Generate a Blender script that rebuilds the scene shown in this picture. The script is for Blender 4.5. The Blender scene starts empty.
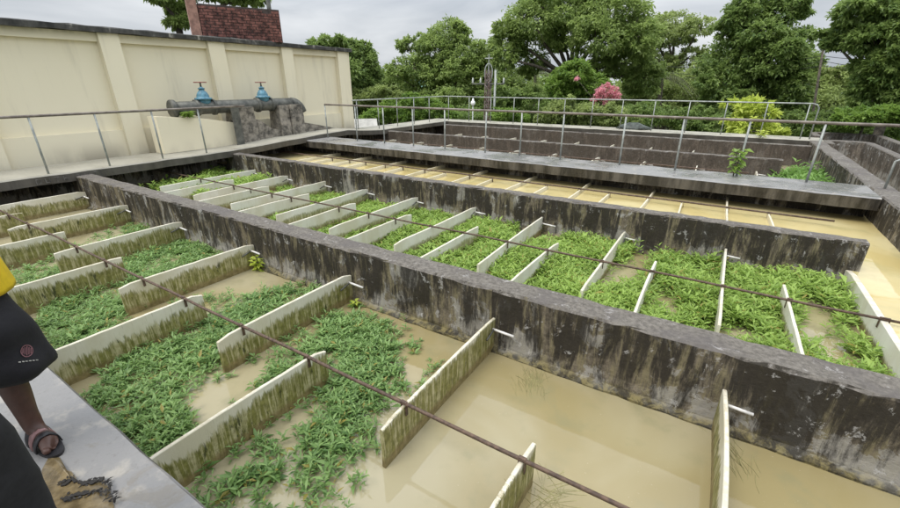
import bpy, math, random
import numpy as np
from mathutils import Vector, Matrix
R = math.radians
random.seed(7); RNG = np.random.default_rng(7)
SC = bpy.context.scene
COL = SC.collection

# ------------------------------------------------------------------ camera
F_PX, PITCH, YAW, EYE = 418.0, R(22.3), R(32.2), 1.6
FW = np.array([-math.sin(YAW)*math.cos(PITCH), math.cos(YAW)*math.cos(PITCH), -math.sin(PITCH)])
RT = np.array([math.cos(YAW), math.sin(YAW), 0.0])
UP = np.cross(RT, FW)
CAM = np.array([0.0, 0.0, EYE])
cd = bpy.data.cameras.new('camera'); cam = bpy.data.objects.new('camera', cd); COL.objects.link(cam)
cd.sensor_width = 36; cd.lens = F_PX/900*36; cd.clip_start = 0.05; cd.clip_end = 2000
cam.matrix_world = Matrix(((RT[0], UP[0], -FW[0], 0), (RT[1], UP[1], -FW[1], 0), (RT[2], UP[2], -FW[2], EYE), (0, 0, 0, 1)))
SC.camera = cam

# ------------------------------------------------------------------ sky and light (overcast)
SUN_EL, SUN_AZ = R(58), R(200)
w = bpy.data.worlds.new('World'); SC.world = w; w.use_nodes = True
nt = w.node_tree; nt.nodes.clear()
def wn(t, **k):
    n = nt.nodes.new(t)
    for a, b in k.items(): setattr(n, a, b)
    return n
out = wn('ShaderNodeOutputWorld'); bg = wn('ShaderNodeBackground'); bg.inputs['Strength'].default_value = 0.1
sky = wn('ShaderNodeTexSky', sky_type='NISHITA'); sky.sun_disc = False; sky.sun_elevation = SUN_EL; sky.sun_rotation = SUN_AZ
sky.air_density = 1.0; sky.dust_density = 3.0
tc = wn('ShaderNodeTexCoord'); sep = wn('ShaderNodeSeparateXYZ'); nt.links.new(tc.outputs['Generated'], sep.inputs[0])
# an overcast deck: brighter overhead, streaks of cloud flattened towards the horizon
mp = wn('ShaderNodeMapping'); mp.inputs['Scale'].default_value = (1.2, 1.2, 5.5)
nt.links.new(tc.outputs['Generated'], mp.inputs[0])
nz = wn('ShaderNodeTexNoise'); nz.inputs['Scale'].default_value = 1.6; nz.inputs['Detail'].default_value = 6; nz.inputs['Roughness'].default_value = 0.5
nz.inputs['Distortion'].default_value = 0.4
nt.links.new(mp.outputs[0], nz.inputs['Vector'])
rp = wn('ShaderNodeValToRGB'); rp.color_ramp.elements[0].position = 0.36; rp.color_ramp.elements[0].color = (0.56, 0.62, 0.70, 1)
rp.color_ramp.elements[1].position = 0.64; rp.color_ramp.elements[1].color = (1.18, 1.21, 1.25, 1)
nt.links.new(nz.outputs['Fac'], rp.inputs[0])
ma = wn('ShaderNodeMath', operation='MAXIMUM'); ma.inputs[1].default_value = 0.0; nt.links.new(sep.outputs['Z'], ma.inputs[0])
mb = wn('ShaderNodeMapRange'); mb.inputs['From Min'].default_value = 0.12; mb.inputs['From Max'].default_value = 0.9
mb.inputs['To Min'].default_value = 3.7; mb.inputs['To Max'].default_value = 13.5; nt.links.new(ma.outputs[0], mb.inputs['Value'])
vm = wn('ShaderNodeVectorMath', operation='SCALE'); nt.links.new(rp.outputs[0], vm.inputs[0]); nt.links.new(mb.outputs[0], vm.inputs['Scale'])
mx = wn('ShaderNodeMix', data_type='RGBA'); mx.inputs['Factor'].default_value = 0.93
nt.links.new(sky.outputs[0], mx.inputs['A']); nt.links.new(vm.outputs[0], mx.inputs['B'])
nt.links.new(mx.outputs['Result'], bg.inputs['Color']); nt.links.new(bg.outputs[0], out.inputs[0])
sl = bpy.data.lights.new('sun', 'SUN'); sl.energy = 1.1; sl.angle = R(25); sl.color = (1.0, 0.96, 0.9)
so = bpy.data.objects.new('sun', sl); COL.objects.link(so)
sd = Vector((math.sin(SUN_AZ)*math.cos(SUN_EL), math.cos(SUN_AZ)*math.cos(SUN_EL), math.sin(SUN_EL)))
so.rotation_euler = (-sd).to_track_quat('-Z', 'Y').to_euler(); so.location = sd*50
SC.view_settings.view_transform = 'Standard'; SC.view_settings.look = 'None'
SC.view_settings.exposure = 0.95; SC.view_settings.gamma = 1.0; SC.view_settings.use_curve_mapping = False

# ------------------------------------------------------------------ pixel -> place (photo is 900 x 508)
def ray(x, y):
    d = FW*F_PX + RT*(x-450) + UP*(254-y); return d/np.linalg.norm(d)
def atz(x, y, z=0.0): d = ray(x, y); return CAM + d*(z-EYE)/d[2]
def aty(x, y, Y): d = ray(x, y); return CAM + d*Y/d[1]
def atx(x, y, X): d = ray(x, y); return CAM + d*X/d[0]
def atd(x, y, D): d = ray(x, y); return CAM + d*D/math.hypot(d[0], d[1])     # horizontal distance D
def px_m(x, y, D):                                                            # pixels per metre there
    return F_PX/((atd(x, y, D)-CAM)@FW)

# ------------------------------------------------------------------ mesh helpers
class MB:
    def __init__(s): s.v = []; s.f = []
    def add(s, vs, fs):
        o = len(s.v); s.v += [tuple(map(float, p)) for p in vs]; s.f += [tuple(i+o for i in f) for f in fs]; return s
    def box(s, x0, x1, y0, y1, z0, z1):
        return s.add([(x0,y0,z0),(x1,y0,z0),(x1,y1,z0),(x0,y1,z0),(x0,y0,z1),(x1,y0,z1),(x1,y1,z1),(x0,y1,z1)],
                     [(0,3,2,1),(4,5,6,7),(0,1,5,4),(1,2,6,5),(2,3,7,6),(3,0,4,7)])
    def tube(s, path, r, n=8, cap=True):
        P = [Vector(p) for p in path]; rs = r if isinstance(r, (list, tuple)) else [r]*len(P)
        vs = []; prev = None
        for i, p in enumerate(P):
            t = (P[min(i+1, len(P)-1)] - P[max(i-1, 0)])
            if t.length < 1e-9: t = Vector((0, 0, 1))
            t.normalize()
            if prev is None:
                a = Vector((0, 0, 1)) if abs(t.z) < .9 else Vector((1, 0, 0)); u = t.cross(a).normalized()
            else:
                u = (prev - t*prev.dot(t)); u = u.normalized() if u.length > 1e-6 else t.orthogonal().normalized()
            prev = u; q = t.cross(u)
            for k in range(n):
                a = 2*math.pi*k/n; vs.append(p + (u*math.cos(a) + q*math.sin(a))*rs[i])
        fs = [(i*n+k, i*n+(k+1) % n, (i+1)*n+(k+1) % n, (i+1)*n+k) for i in range(len(P)-1) for k in range(n)]
        if cap: fs += [tuple(range(n-1, -1, -1)), tuple(range((len(P)-1)*n, len(P)*n))]
        return s.add(vs, fs)
    def loft(s, rings, cap=True):
        n = len(rings[0]); vs = [p for r in rings for p in r]
        fs = [(i*n+k, i*n+(k+1) % n, (i+1)*n+(k+1) % n, (i+1)*n+k) for i in range(len(rings)-1) for k in range(n)]
        if cap: fs += [tuple(range(n-1, -1, -1)), tuple(range((len(rings)-1)*n, len(rings)*n))]
        return s.add(vs, fs)
    def lathe(s, base, prof, n=16):
        b = Vector(base)
        return s.loft([[b + Vector((r*math.cos(2*math.pi*k/n), r*math.sin(2*math.pi*k/n), z)) for k in range(n)] for r, z in prof])
    def beam(s, axis, a0, a1, prof, step=.22, jit=.006):
        """profile (across, z) swept along X or Y with uneven edges"""
        n = max(2, int(abs(a1-a0)/step)+1); rings = []
        for i in range(n):
            t = a0 + (a1-a0)*i/(n-1); rg = []
            for c, z in prof:
                j = 0 if i in (0, n-1) else 1
                c2 = c + random.uniform(-jit, jit)*j; z2 = z + random.uniform(-jit, jit)*j
                rg.append((t, c2, z2) if axis == 'X' else (c2, t, z2))
            rings.append(rg)
        return s.loft(rings)
    def build(s, name, mat, parent=None, smooth=False):
        me = bpy.data.meshes.new(name); me.from_pydata(s.v, [], s.f); me.update()
        if smooth: me.shade_smooth()
        me.materials.append(mat)
        import bmesh
        bm = bmesh.new(); bm.from_mesh(me); bmesh.ops.recalc_face_normals(bm, faces=bm.faces); bm.to_mesh(me); bm.free()
        o = bpy.data.objects.new(name, me); COL.objects.link(o)
        if parent: o.parent = parent; o.matrix_parent_inverse = parent_inv(parent)
        return o
def parent_inv(p):
    # parts are modelled in world coordinates: undo the Empty's offset (a mesh part already sits at the origin)
    return Matrix.Translation(-p.location) if p.type == 'EMPTY' else Matrix.Identity(4)
def tag(o, label=None, cat=None, group=None, kind=None):
    if label: o['label'] = label
    if cat: o['category'] = cat
    if group: o['group'] = group
    if kind: o['kind'] = kind
    return o
def empty(name, loc, label, cat, group=None):
    o = bpy.data.objects.new(name, None); COL.objects.link(o); o.location = Vector([float(c) for c in loc]); o.empty_display_size = .2
    return tag(o, label, cat, group)
ORD = ['', 'first', 'second', 'third', 'fourth', 'fifth', 'sixth', 'seventh', 'eighth', 'ninth', 'tenth', 'eleventh', 'twelfth']

# ------------------------------------------------------------------ materials
def mat(name):
    m = bpy.data.materials.new(name); m.use_nodes = True
    return m, m.node_tree, m.node_tree.nodes['Principled BSDF']
class NB:
    """small node builder"""
    def __init__(s, t): s.t = t; s.g = t.nodes.new('ShaderNodeNewGeometry')
    def n(s, typ, **k):
        x = s.t.nodes.new(typ)
        for a, b in k.items(): setattr(x, a, b)
        return x
    def l(s, a, b): s.t.links.new(a, b)
    def noise(s, scale=(1, 1, 1), sc=1.0, detail=5, rough=.55, dist=0.0, loc=(0, 0, 0)):
        m = s.n('ShaderNodeMapping'); m.inputs['Scale'].default_value = scale; m.inputs['Location'].default_value = loc
        s.l(s.g.outputs['Position'], m.inputs[0]); x = s.n('ShaderNodeTexNoise')
        x.inputs['Scale'].default_value = sc; x.inputs['Detail'].default_value = detail; x.inputs['Roughness'].default_value = rough; x.inputs['Distortion'].default_value = dist
        s.l(m.outputs[0], x.inputs['Vector']); return x.outputs['Fac']
    def ramp(s, fac, *stops):
        r = s.n('ShaderNodeValToRGB'); e = r.color_ramp.elements
        while len(e) < len(stops): e.new(.5)
        for k, (p, c) in zip(e, stops):
            k.position = p; k.color = (*c, 1) if isinstance(c, tuple) else (c, c, c, 1)
        s.l(fac, r.inputs[0]); return r.outputs[0]
    def mix(s, f, a, b):
        m = s.n('ShaderNodeMix', data_type='RGBA')
        for v, i in ((f, 'Factor'), (a, 'A'), (b, 'B')):
            if isinstance(v, tuple): m.inputs[i].default_value = (*v, 1)
            elif isinstance(v, (int, float)): m.inputs[i].default_value = v
            else: s.l(v, m.inputs[i])
        return m.outputs['Result']
    def math(s, op, a, b=0.0, clamp=False):
        m = s.n('ShaderNodeMath', operation=op, use_clamp=clamp)
        for v, i in ((a, 0), (b, 1)):
            if isinstance(v, (int, float)): m.inputs[i].default_value = v
            else: s.l(v, m.inputs[i])
        return m.outputs[0]
    def rng(s, v, a, b, c=0.0, d=1.0):
        m = s.n('ShaderNodeMapRange'); m.interpolation_type = 'SMOOTHSTEP'
        for i, x in (('From Min', a), ('From Max', b), ('To Min', c), ('To Max', d)): m.inputs[i].default_value = x
        s.l(v, m.inputs['Value']); return m.outputs[0]
    def pos(s, c):
        x = s.n('ShaderNodeSeparateXYZ'); s.l(s.g.outputs['Position'], x.inputs[0]); return x.outputs[c]
    def nrm(s, c):
        x = s.n('ShaderNodeSeparateXYZ'); s.l(s.g.outputs['True Normal'], x.inputs[0]); return x.outputs[c]
    def bump(s, h, bs, strength=.4, dist=.02):
        b = s.n('ShaderNodeBump'); b.inputs['Strength'].default_value = strength; b.inputs['Distance'].default_value = dist
        s.l(h, b.inputs['Height']); s.l(b.outputs[0], bs.inputs['Normal'])

WATER_Z = -.68
def concrete(name, black=.5, pale_amt=1.0, yellow=1.0, base=(.20, .175, .135), moss=True, deep=.9):
    """old concrete: black mould running down in streaks, lime flakes, yellow algae streaks low down"""
    m, t, b = mat(name); q = NB(t)
    s1 = q.noise((6.5, 6.5, 1.3), 1.0, 9, .72, .5); s2 = q.noise((22, 22, 2.4), 1.0, 7, .72, .3, (5, 1, 2))
    blot = q.noise((1, 1, 1), 1.9, 8, .62, .3, (3, 1, 7)); fine = q.noise((1, 1, 1), 26, 6, .72); z = q.pos('Z')
    side = q.mix(q.rng(fine, .3, .7), tuple(c*.62 for c in base), tuple(min(1, c*1.25) for c in base))
    side = q.mix(q.math('MULTIPLY', q.rng(s2, .46, .6), .5*yellow), side, (.23, .20, .10))
    hard = q.math('ADD', q.math('MULTIPLY', q.noise((1, 1, .7), 2.6, 9, .72, .6, (9, 2, 4)), .8), q.math('MULTIPLY', blot, .2))
    low = q.rng(z, -.36, -.56)
    side = q.mix(q.math('MULTIPLY', q.rng(q.math('ADD', hard, q.math('MULTIPLY', low, .06)), .535, .56), .75*pale_amt), side, (.33, .32, .295))
    k = q.math('ADD', q.math('ADD', q.math('MULTIPLY', s1, .55), q.math('MULTIPLY', s2, .22)), q.math('MULTIPLY', blot, .23))
    k = q.math('ADD', k, q.math('MULTIPLY', low, .055))                      # mould is thickest below the top edge
    side = q.mix(q.math('MULTIPLY', q.rng(k, .40+.16*black, .50+.16*black, 1, 0), deep), side, (.020, .017, .013))
    fl = q.noise((1, 1, .8), 8.5, 9, .75, .4, (1, 8, 3))
    up = q.rng(z, -.24, -.12)
    side = q.mix(q.math('MULTIPLY', q.rng(q.math('ADD', fl, q.math('MULTIPLY', up, .035)), .60, .63), .8*pale_amt), side, (.40, .39, .37))
    if moss:
        wl = q.rng(q.math('ADD', z, q.math('MULTIPLY', q.math('SUBTRACT', blot, .5), .12)), -.60, -.66)
        wl = q.math('MULTIPLY', wl, q.rng(s1, .38, .5, .35, 1))
        side = q.mix(q.math('MULTIPLY', wl, .85), side, q.mix(q.rng(q.noise((1, 1, 1), 11, 7, .7, .6, (2, 2, 2)), .42, .58), (.022, .018, .008), (.17, .14, .055)))
    top = q.mix(q.rng(fine, .32, .68), (.08, .071, .06), (.175, .158, .135))
    top = q.mix(q.math('MULTIPLY', q.rng(blot, .46, .62), .7), top, (.10, .09, .085))
    top = q.mix(q.math('MULTIPLY', q.rng(fl, .58, .63), .5), top, (.36, .345, .33))
    up2 = q.math('ADD', q.nrm('Z'), q.math('MULTIPLY', q.math('SUBTRACT', fl, .5), 1.6))
    col = q.mix(q.math('MULTIPLY', q.rng(up2, .5, .7), q.rng(z, -.4, -.3)), side, top)
    q.l(col, b.inputs['Base Color']); q.l(q.rng(blot, .3, .6, .5, .85), b.inputs['Roughness']); b.inputs['Specular IOR Level'].default_value = .22
    q.bump(q.math('ADD', fine, q.math('MULTIPLY', hard, 1.5)), b, .6, .016)
    return m
M = {}
M['mould'] = concrete('mouldy_concrete', .52, .75, .9, (.145, .122, .088))
M['mould2'] = concrete('weathered_concrete', .50, .7, .5, (.20, .17, .13))
M['mould3'] = concrete('brown_concrete', .5, .12, .05, (.105, .085, .068), False, .45)
M['mould4'] = concrete('lime_streaked_concrete', .45, .9, .1, (.17, .145, .12), False, .6)

for nm_, key_, ra_, rb_ in (('wet_slab', 'slab', .32, .62), ('flooded_slab', 'slabwet', .10, .42)):
    m, t, b = mat(nm_); q = NB(t); M[key_] = m
    fine = q.noise((1, 1, 1), 30, 4, .65); blot = q.noise((1, 1, 1), 1.1, 6, .6, .2); mid = q.noise((1, 1, 1), 7, 5, .6)
    top = q.mix(blot, (.14, .138, .138), (.25, .243, .232)); top = q.mix(q.math('MULTIPLY', q.rng(mid, .52, .7), .6), top, (.36, .33, .28)); top = q.mix(q.math('MULTIPLY', q.rng(fine, .55, .7), .35), top, (.12, .11, .10)); top = q.mix(q.math('MULTIPLY', q.rng(q.noise((1, 1, 1), 2.4, 8, .7, 1.5, (4, 9, 1)), .60, .66), .4), top, (.16, .135, .095))
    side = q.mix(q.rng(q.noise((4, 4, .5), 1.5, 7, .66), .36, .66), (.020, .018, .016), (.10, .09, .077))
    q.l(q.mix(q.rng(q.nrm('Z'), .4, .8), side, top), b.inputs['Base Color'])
    q.l(q.rng(blot, .38, .6, ra_, rb_), b.inputs['Roughness']); q.bump(q.math('ADD', fine, mid), b, .35, .008)

m, t, b = mat('walk_slab'); q = NB(t); M['walk'] = m                 # slab along the building and round the far basin
fine = q.noise((1, 1, 1), 24, 4, .65); blot = q.noise((1, 1, 1), 1.5, 6, .6, .2)
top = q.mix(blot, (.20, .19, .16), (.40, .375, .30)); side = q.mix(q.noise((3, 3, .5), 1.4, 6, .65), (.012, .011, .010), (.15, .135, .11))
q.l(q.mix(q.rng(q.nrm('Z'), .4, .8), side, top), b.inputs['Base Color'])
q.l(q.rng(blot, .35, .6, .28, .7), b.inputs['Roughness']); q.bump(fine, b, .3, .01)

for wname, wk, tint in (('muddy_water', 'water', (1, 1, 1)), ('pale_yellow_water', 'water_yellow', (1.8, 1.74, 1.5))):  # second copy has a paler, yellower base colour
  m, t, b = mat(wname); q = NB(t); M[wk] = m
  sc_ = lambda c: tuple(x*y for x, y in zip(c, tint))
  big = q.noise((1, 1, 1), .55, 4, .5, .6); sm = q.noise((1, 1, 1), 3, 6, .6)
  c = q.mix(q.rng(big, .36, .62), sc_((.255, .21, .102)), sc_((.32, .283, .178))); c = q.mix(q.math('MULTIPLY', q.rng(sm, .5, .72), .55), c, sc_((.205, .19, .105))); c = q.mix(q.math('MULTIPLY', q.rng(q.noise((1, 1, 1), 55, 3, .6), .70, .76), .5), c, (.45, .42, .30))
  q.l(c, b.inputs['Base Color']); b.inputs['Roughness'].default_value = .035; b.inputs['IOR'].default_value = 1.48
  q.bump(q.math('ADD', q.noise((1, 1, 1), 2.2, 3, .5), q.math('MULTIPLY', q.noise((1, 1, 1), 14, 3, .5), .15)), b, .09, .02)

def board_mat(name, top, amt, base=(.67, .645, .54), k=1.0):
    """white sheet: olive algae hanging in drips from the level `top` down, ochre below, brown at the waterline"""
    m, t, b = mat(name); q = NB(t)
    drip = q.noise((34, 34, 2.2), 1.0, 6, .7, .25); d2 = q.noise((70, 70, 5), 1.0, 5, .7, 0, (3, 5, 1)); big = q.noise((1, 1, .5), 2.1, 5, .6)
    fine = q.noise((1, 1, 1), 18, 6, .72); z = q.pos('Z')
    wob = q.math('ADD', q.math('MULTIPLY', q.math('SUBTRACT', drip, .5), amt), q.math('MULTIPLY', q.math('SUBTRACT', big, .5), amt*1.1))
    oi = q.n('ShaderNodeObjectInfo'); rnd = q.math('MULTIPLY', q.math('SUBTRACT', oi.outputs['Random'], .55), .11*k)      # every board is slimed to its own height
    h = q.math('ADD', q.math('ADD', z, wob), rnd)
    c0 = q.mix(q.rng(big, .35, .7), base, (base[0]*.80, base[1]*.77, base[2]*.66))
    c0 = q.mix(q.math('MULTIPLY', q.rng(d2, .57, .7), .4), c0, (.36, .33, .22))
    och = q.mix(q.rng(fine, .35, .65), (.29, .26, .11), (.46, .42, .24))
    c = q.mix(q.math('MULTIPLY', q.rng(h, top+.02, top-.06), .92*k), c0, och)
    ol = q.math('MULTIPLY', q.rng(h, top+.02, top-.02), q.rng(q.math('ADD', q.math('MULTIPLY', drip, .6), q.math('MULTIPLY', d2, .4)), .43, .52))
    c = q.mix(q.math('MULTIPLY', ol, .92*k), c, q.mix(q.rng(fine, .35, .65), (.10, .10, .014), (.21, .20, .045)))
    blk = q.math('MULTIPLY', q.rng(q.noise((10, 10, 2.5), 1.0, 7, .72, 0, (7, 3, 2)), .585, .64), q.rng(z, top, top-.06))
    c = q.mix(q.math('MULTIPLY', blk, .85*k), c, (.028, .032, .010))
    wl = q.rng(q.math('ADD', z, q.math('MULTIPLY', wob, .25)), -.575, -.635)
    c = q.mix(q.math('MULTIPLY', wl, .85), c, q.mix(q.rng(fine, .3, .7), (.13, .095, .035), (.25, .19, .08)))
    c = q.mix(q.math('MULTIPLY', q.rng(q.nrm('Z'), .6, .9), .7), c, q.mix(q.rng(fine, .4, .6), (.42, .36, .26), (.62, .58, .47)))
    q.l(c, b.inputs['Base Color']); b.inputs['Roughness'].default_value = .55; q.bump(q.math('ADD', drip, fine), b, .2, .006)
    return m
M['board'] = board_mat('algae_board', -.41, .30)
M['board2'] = board_mat('pale_board', -.55, .14, (.70, .68, .60), .8)
M['board3'] = board_mat('dry_board', -.60, .06, (.72, .67, .52), .5)

def plain(name, c, rough=.6, metal=0.0, var=.25, sc=8, c2=None, bump=.0):
    m, t, b = mat(name); q = NB(t)
    f = q.noise((1, 1, 1), sc, 6, .65)
    q.l(q.mix(q.rng(f, .32, .68), tuple(x*(1-var) for x in c), c2 or tuple(min(1, x*(1+var)) for x in c)), b.inputs['Base Color'])
    b.inputs['Roughness'].default_value = rough; b.inputs['Metallic'].default_value = metal
    if bump: q.bump(f, b, bump, .01)
    return m
M['rust'] = plain('rusty_pipe', (.06, .036, .024), .7, 0, .3, 25, (.12, .075, .048), .2)
M['galv'] = plain('galvanised_pipe', (.27, .29, .275), .5, .25, .25, 6, (.40, .42, .39))
M['raildark'] = plain('dull_rail', (.13, .105, .085), .5, .1, .25, 5, (.22, .19, .16))
M['pvc'] = plain('white_pvc', (.62, .60, .57), .4, 0, .15, 20)
M['steel'] = plain('grey_steel', (.075, .078, .07), .55, .2, .3, 5, (.14, .14, .12))
M['blue'] = plain('blue_valve_paint', (.06, .19, .27), .45, 0, .3, 12, (.11, .27, .36))
M['redpaint'] = plain('red_wheel_paint', (.20, .05, .035), .5, 0, .3, 20)
M['support'] = plain('stained_support', (.10, .09, .075), .85, 0, .45, 6, (.30, .27, .22), .5)
M['slab_reflection'] = plain('painted_reflection', (.115, .082, .035), .3, 0, .35, 14, (.20, .15, .075), .5)  # brown reflection on the wet slab, put into a surface colour
M['reflection_edge'] = plain('painted_reflection_edge', (.009, .007, .005), .6, 0, .3, 20)  # dark jagged parts of the same reflection, painted near black
M['brick'] = plain('old_brick', (.075, .026, .02), .85, 0, .5, 7, (.24, .10, .08), .4)
M['mortar'] = plain('sooty_mortar', (.06, .045, .04), .9, 0, .4, 10)
M['bark'] = plain('bark', (.055, .045, .034), .9, 0, .4, 10, (.13, .11, .085), .6)
M['straw'] = plain('dead_straw', (.27, .25, .11), .7, 0, .3, 10)
M['ground'] = plain('grassy_ground', (.05, .075, .025), .95, 0, .4, .8, (.10, .12, .05), .4)
M['roofpale'] = plain('pale_roof', (.35, .34, .31), .7, 0, .2, 3)
M['roofgreen'] = plain('green_roof', (.10, .24, .18), .6, 0, .2, 3)
M['pinkwall'] = plain('pink_house', (.50, .33, .24), .8, 0, .15, 2)
M['tarp'] = plain('dark_tarp', (.02, .026, .022), .6, 0, .4, 9, (.06, .075, .06), .5)
M['lampwhite'] = plain('white_globe', (.75, .76, .76), .3, 0, .06, 10)
M['redmast'] = plain('red_mast', (.14, .06, .05), .6, 0, .4, 5, (.26, .22, .20))
M['ceramic'] = plain('ceramic', (.55, .56, .55), .3, 0, .1, 10)
M['cable'] = plain('cable', (.03, .03, .03), .6)
M['shirt'] = plain('yellow_shirt', (.62, .44, .01), .8, 0, .08, 30, None, .15)
M['short'] = plain('black_shorts', (.006, .0055, .008), .85, 0, .3, 7, None, .8)
M['trouser'] = plain('black_trousers', (.008, .008, .009), .9, 0, .3, 40)
M['skin'] = plain('brown_skin', (.070, .032, .022), .5, 0, .2, 14, None, .2)
M['hair'] = plain('black_hair', (.01, .009, .008), .6)
M['sandal'] = plain('sandal_black', (.015, .014, .016), .5)
M['sandalpink'] = plain('sandal_pink', (.24, .13, .125), .5)
M['emblem'] = plain('pink_emblem', (.17, .075, .085), .7, 0, .1)
M['whiteprint'] = plain('white_print', (.30, .29, .26), .8, 0, .3, 30)
M['eye'] = plain('eye', (.6, .58, .55), .3)

m, t, b = mat('cream_plaster'); q = NB(t); M['cream'] = m
big = q.noise((1, 1, .5), .9, 6, .6); fine = q.noise((1, 1, 1), 16, 5, .65); st = q.noise((2.2, 2.2, .25), 1.4, 6, .6)
c = q.mix(big, (.72, .655, .475), (.78, .72, .55)); c = q.mix(q.math('MULTIPLY', q.rng(st, .53, .75), .45), c, (.50, .45, .33))
c = q.mix(q.math('MULTIPLY', q.rng(q.pos('Z'), 2.5, 2.76), q.rng(st, .40, .6)), c, (.22, .20, .16))
c = q.mix(q.math('MULTIPLY', q.rng(q.pos('Z'), .45, -.1), q.rng(big, .4, .65)), c, (.46, .41, .30))
q.l(c, b.inputs['Base Color']); b.inputs['Roughness'].default_value = .8; q.bump(fine, b, .12, .006)
m, t, b = mat('black_coping'); q = NB(t); M['coping'] = m
q.l(q.ramp(q.noise((1, 2.2, 1), 2.2, 7, .7), (.38, (.02, .02, .018)), (.58, (.07, .068, .06)), (.7, (.42, .40, .35))), b.inputs['Base Color']); b.inputs['Roughness'].default_value = .85

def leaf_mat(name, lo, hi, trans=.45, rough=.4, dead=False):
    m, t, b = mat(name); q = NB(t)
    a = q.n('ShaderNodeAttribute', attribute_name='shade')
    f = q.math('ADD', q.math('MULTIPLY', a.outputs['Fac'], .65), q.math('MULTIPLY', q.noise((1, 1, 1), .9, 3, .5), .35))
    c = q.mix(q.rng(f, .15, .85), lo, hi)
    if dead: c = q.mix(q.math('MULTIPLY', q.rng(a.outputs['Fac'], .06, .03), .9), c, (.34, .27, .07))
    q.l(c, b.inputs['Base Color']); b.inputs['Roughness'].default_value = rough; b.inputs['Specular IOR Level'].default_value = .3
    tr = q.n('ShaderNodeBsdfTranslucent'); q.l(q.mix(.5, c, tuple(min(1, x*1.5) for x in hi)), tr.inputs[0])
    ms = q.n('ShaderNodeMixShader'); ms.inputs[0].default_value = trans
    q.l(b.outputs[0], ms.inputs[1]); q.l(tr.outputs[0], ms.inputs[2]); q.l(ms.outputs[0], t.nodes['Material Output'].inputs['Surface'])
    return m
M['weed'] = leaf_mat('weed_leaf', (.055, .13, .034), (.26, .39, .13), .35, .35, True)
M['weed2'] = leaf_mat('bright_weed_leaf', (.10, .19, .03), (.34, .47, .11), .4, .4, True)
M['tree'] = leaf_mat('tree_leaf', (.105, .165, .045), (.32, .41, .125))
M['treedark'] = leaf_mat('dark_tree_leaf', (.08, .14, .04), (.265, .355, .105))
M['treelight'] = leaf_mat('light_tree_leaf', (.135, .185, .055), (.34, .41, .14))
M['bush'] = leaf_mat('bush_leaf', (.07, .14, .022), (.23, .34, .07))
M['lime'] = leaf_mat('lime_leaf', (.28, .36, .04), (.58, .65, .14), .45)
M['pink'] = leaf_mat('pink_petal', (.62, .22, .27), (.85, .42, .46), .4)
M['palm'] = leaf_mat('palm_leaf', (.07, .09, .03), (.16, .18, .07))
M['grass'] = leaf_mat('grass_blade', (.06, .14, .025), (.20, .34, .08), .35)

# ------------------------------------------------------------------ foliage
def leaves_mesh(name, P, D, N, L, W, sh, material, parent=None, fold=.25):
    """P base, D direction, N rough normal, L length, W width: folded four-vertex leaves"""
    P = np.asarray(P, float); n = len(P)
    D = D/np.linalg.norm(D, axis=1, keepdims=True); S = np.cross(D, N); S /= np.maximum(np.linalg.norm(S, axis=1, keepdims=True), 1e-6)
    U = np.cross(S, D); L = L[:, None]; W = W[:, None]
    V = np.empty((n, 4, 3)); V[:, 0] = P; V[:, 2] = P + D*L - U*L*.12
    V[:, 1] = P + D*L*.45 + S*W*.5 + U*W*fold; V[:, 3] = P + D*L*.45 - S*W*.5 + U*W*fold
    me = bpy.data.meshes.new(name); me.vertices.add(n*4); me.vertices.foreach_set('co', V.ravel())
    idx = (np.arange(n)[:, None]*4 + np.array([0, 1, 2, 0, 2, 3])).ravel()
    me.loops.add(n*6); me.loops.foreach_set('vertex_index', idx.astype(np.int32))
    me.polygons.add(n*2); me.polygons.foreach_set('loop_start', np.arange(0, n*6, 3, dtype=np.int32))
    me.update(calc_edges=True); me.validate()
    at = me.attributes.new('shade', 'FLOAT', 'POINT'); at.data.foreach_set('value', np.repeat(np.clip(sh, 0, 1), 4).astype(np.float32))
    me.materials.append(material)
    o = bpy.data.objects.new(name, me); COL.objects.link(o)
    if parent: o.parent = parent; o.matrix_parent_inverse = parent_inv(parent)
    return o
def rdir(n):
    v = RNG.normal(size=(n, 3)); return v/np.linalg.norm(v, axis=1, keepdims=True)
def crown_points(blobs, n, clump=.28):
    """leaf positions gathered in twig clumps on and inside uneven lobes"""
    B = np.array([[*c, *r] for c, r in blobs], float)
    area = (B[:, 3]*B[:, 4] + B[:, 3]*B[:, 5] + B[:, 4]*B[:, 5]); k = RNG.choice(len(B), size=max(40, n//26), p=area/area.sum())
    d = rdir(len(k)); rad = RNG.uniform(.45, 1.08, len(k))**.6
    Cc = B[k, :3] + d*B[k, 3:]*rad[:, None]
    rr = B[k, 3:].mean(1)
    j = RNG.integers(0, len(k), n)
    off = rdir(n)*(RNG.uniform(0, 1, n)**.5)[:, None]*np.clip(rr[j]*clump, .10, .48)[:, None]*np.array([1, 1, .65])
    tone = RNG.uniform(0, 1, len(k))
    return Cc[j] + off, d[j], tone[j], Cc
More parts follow.
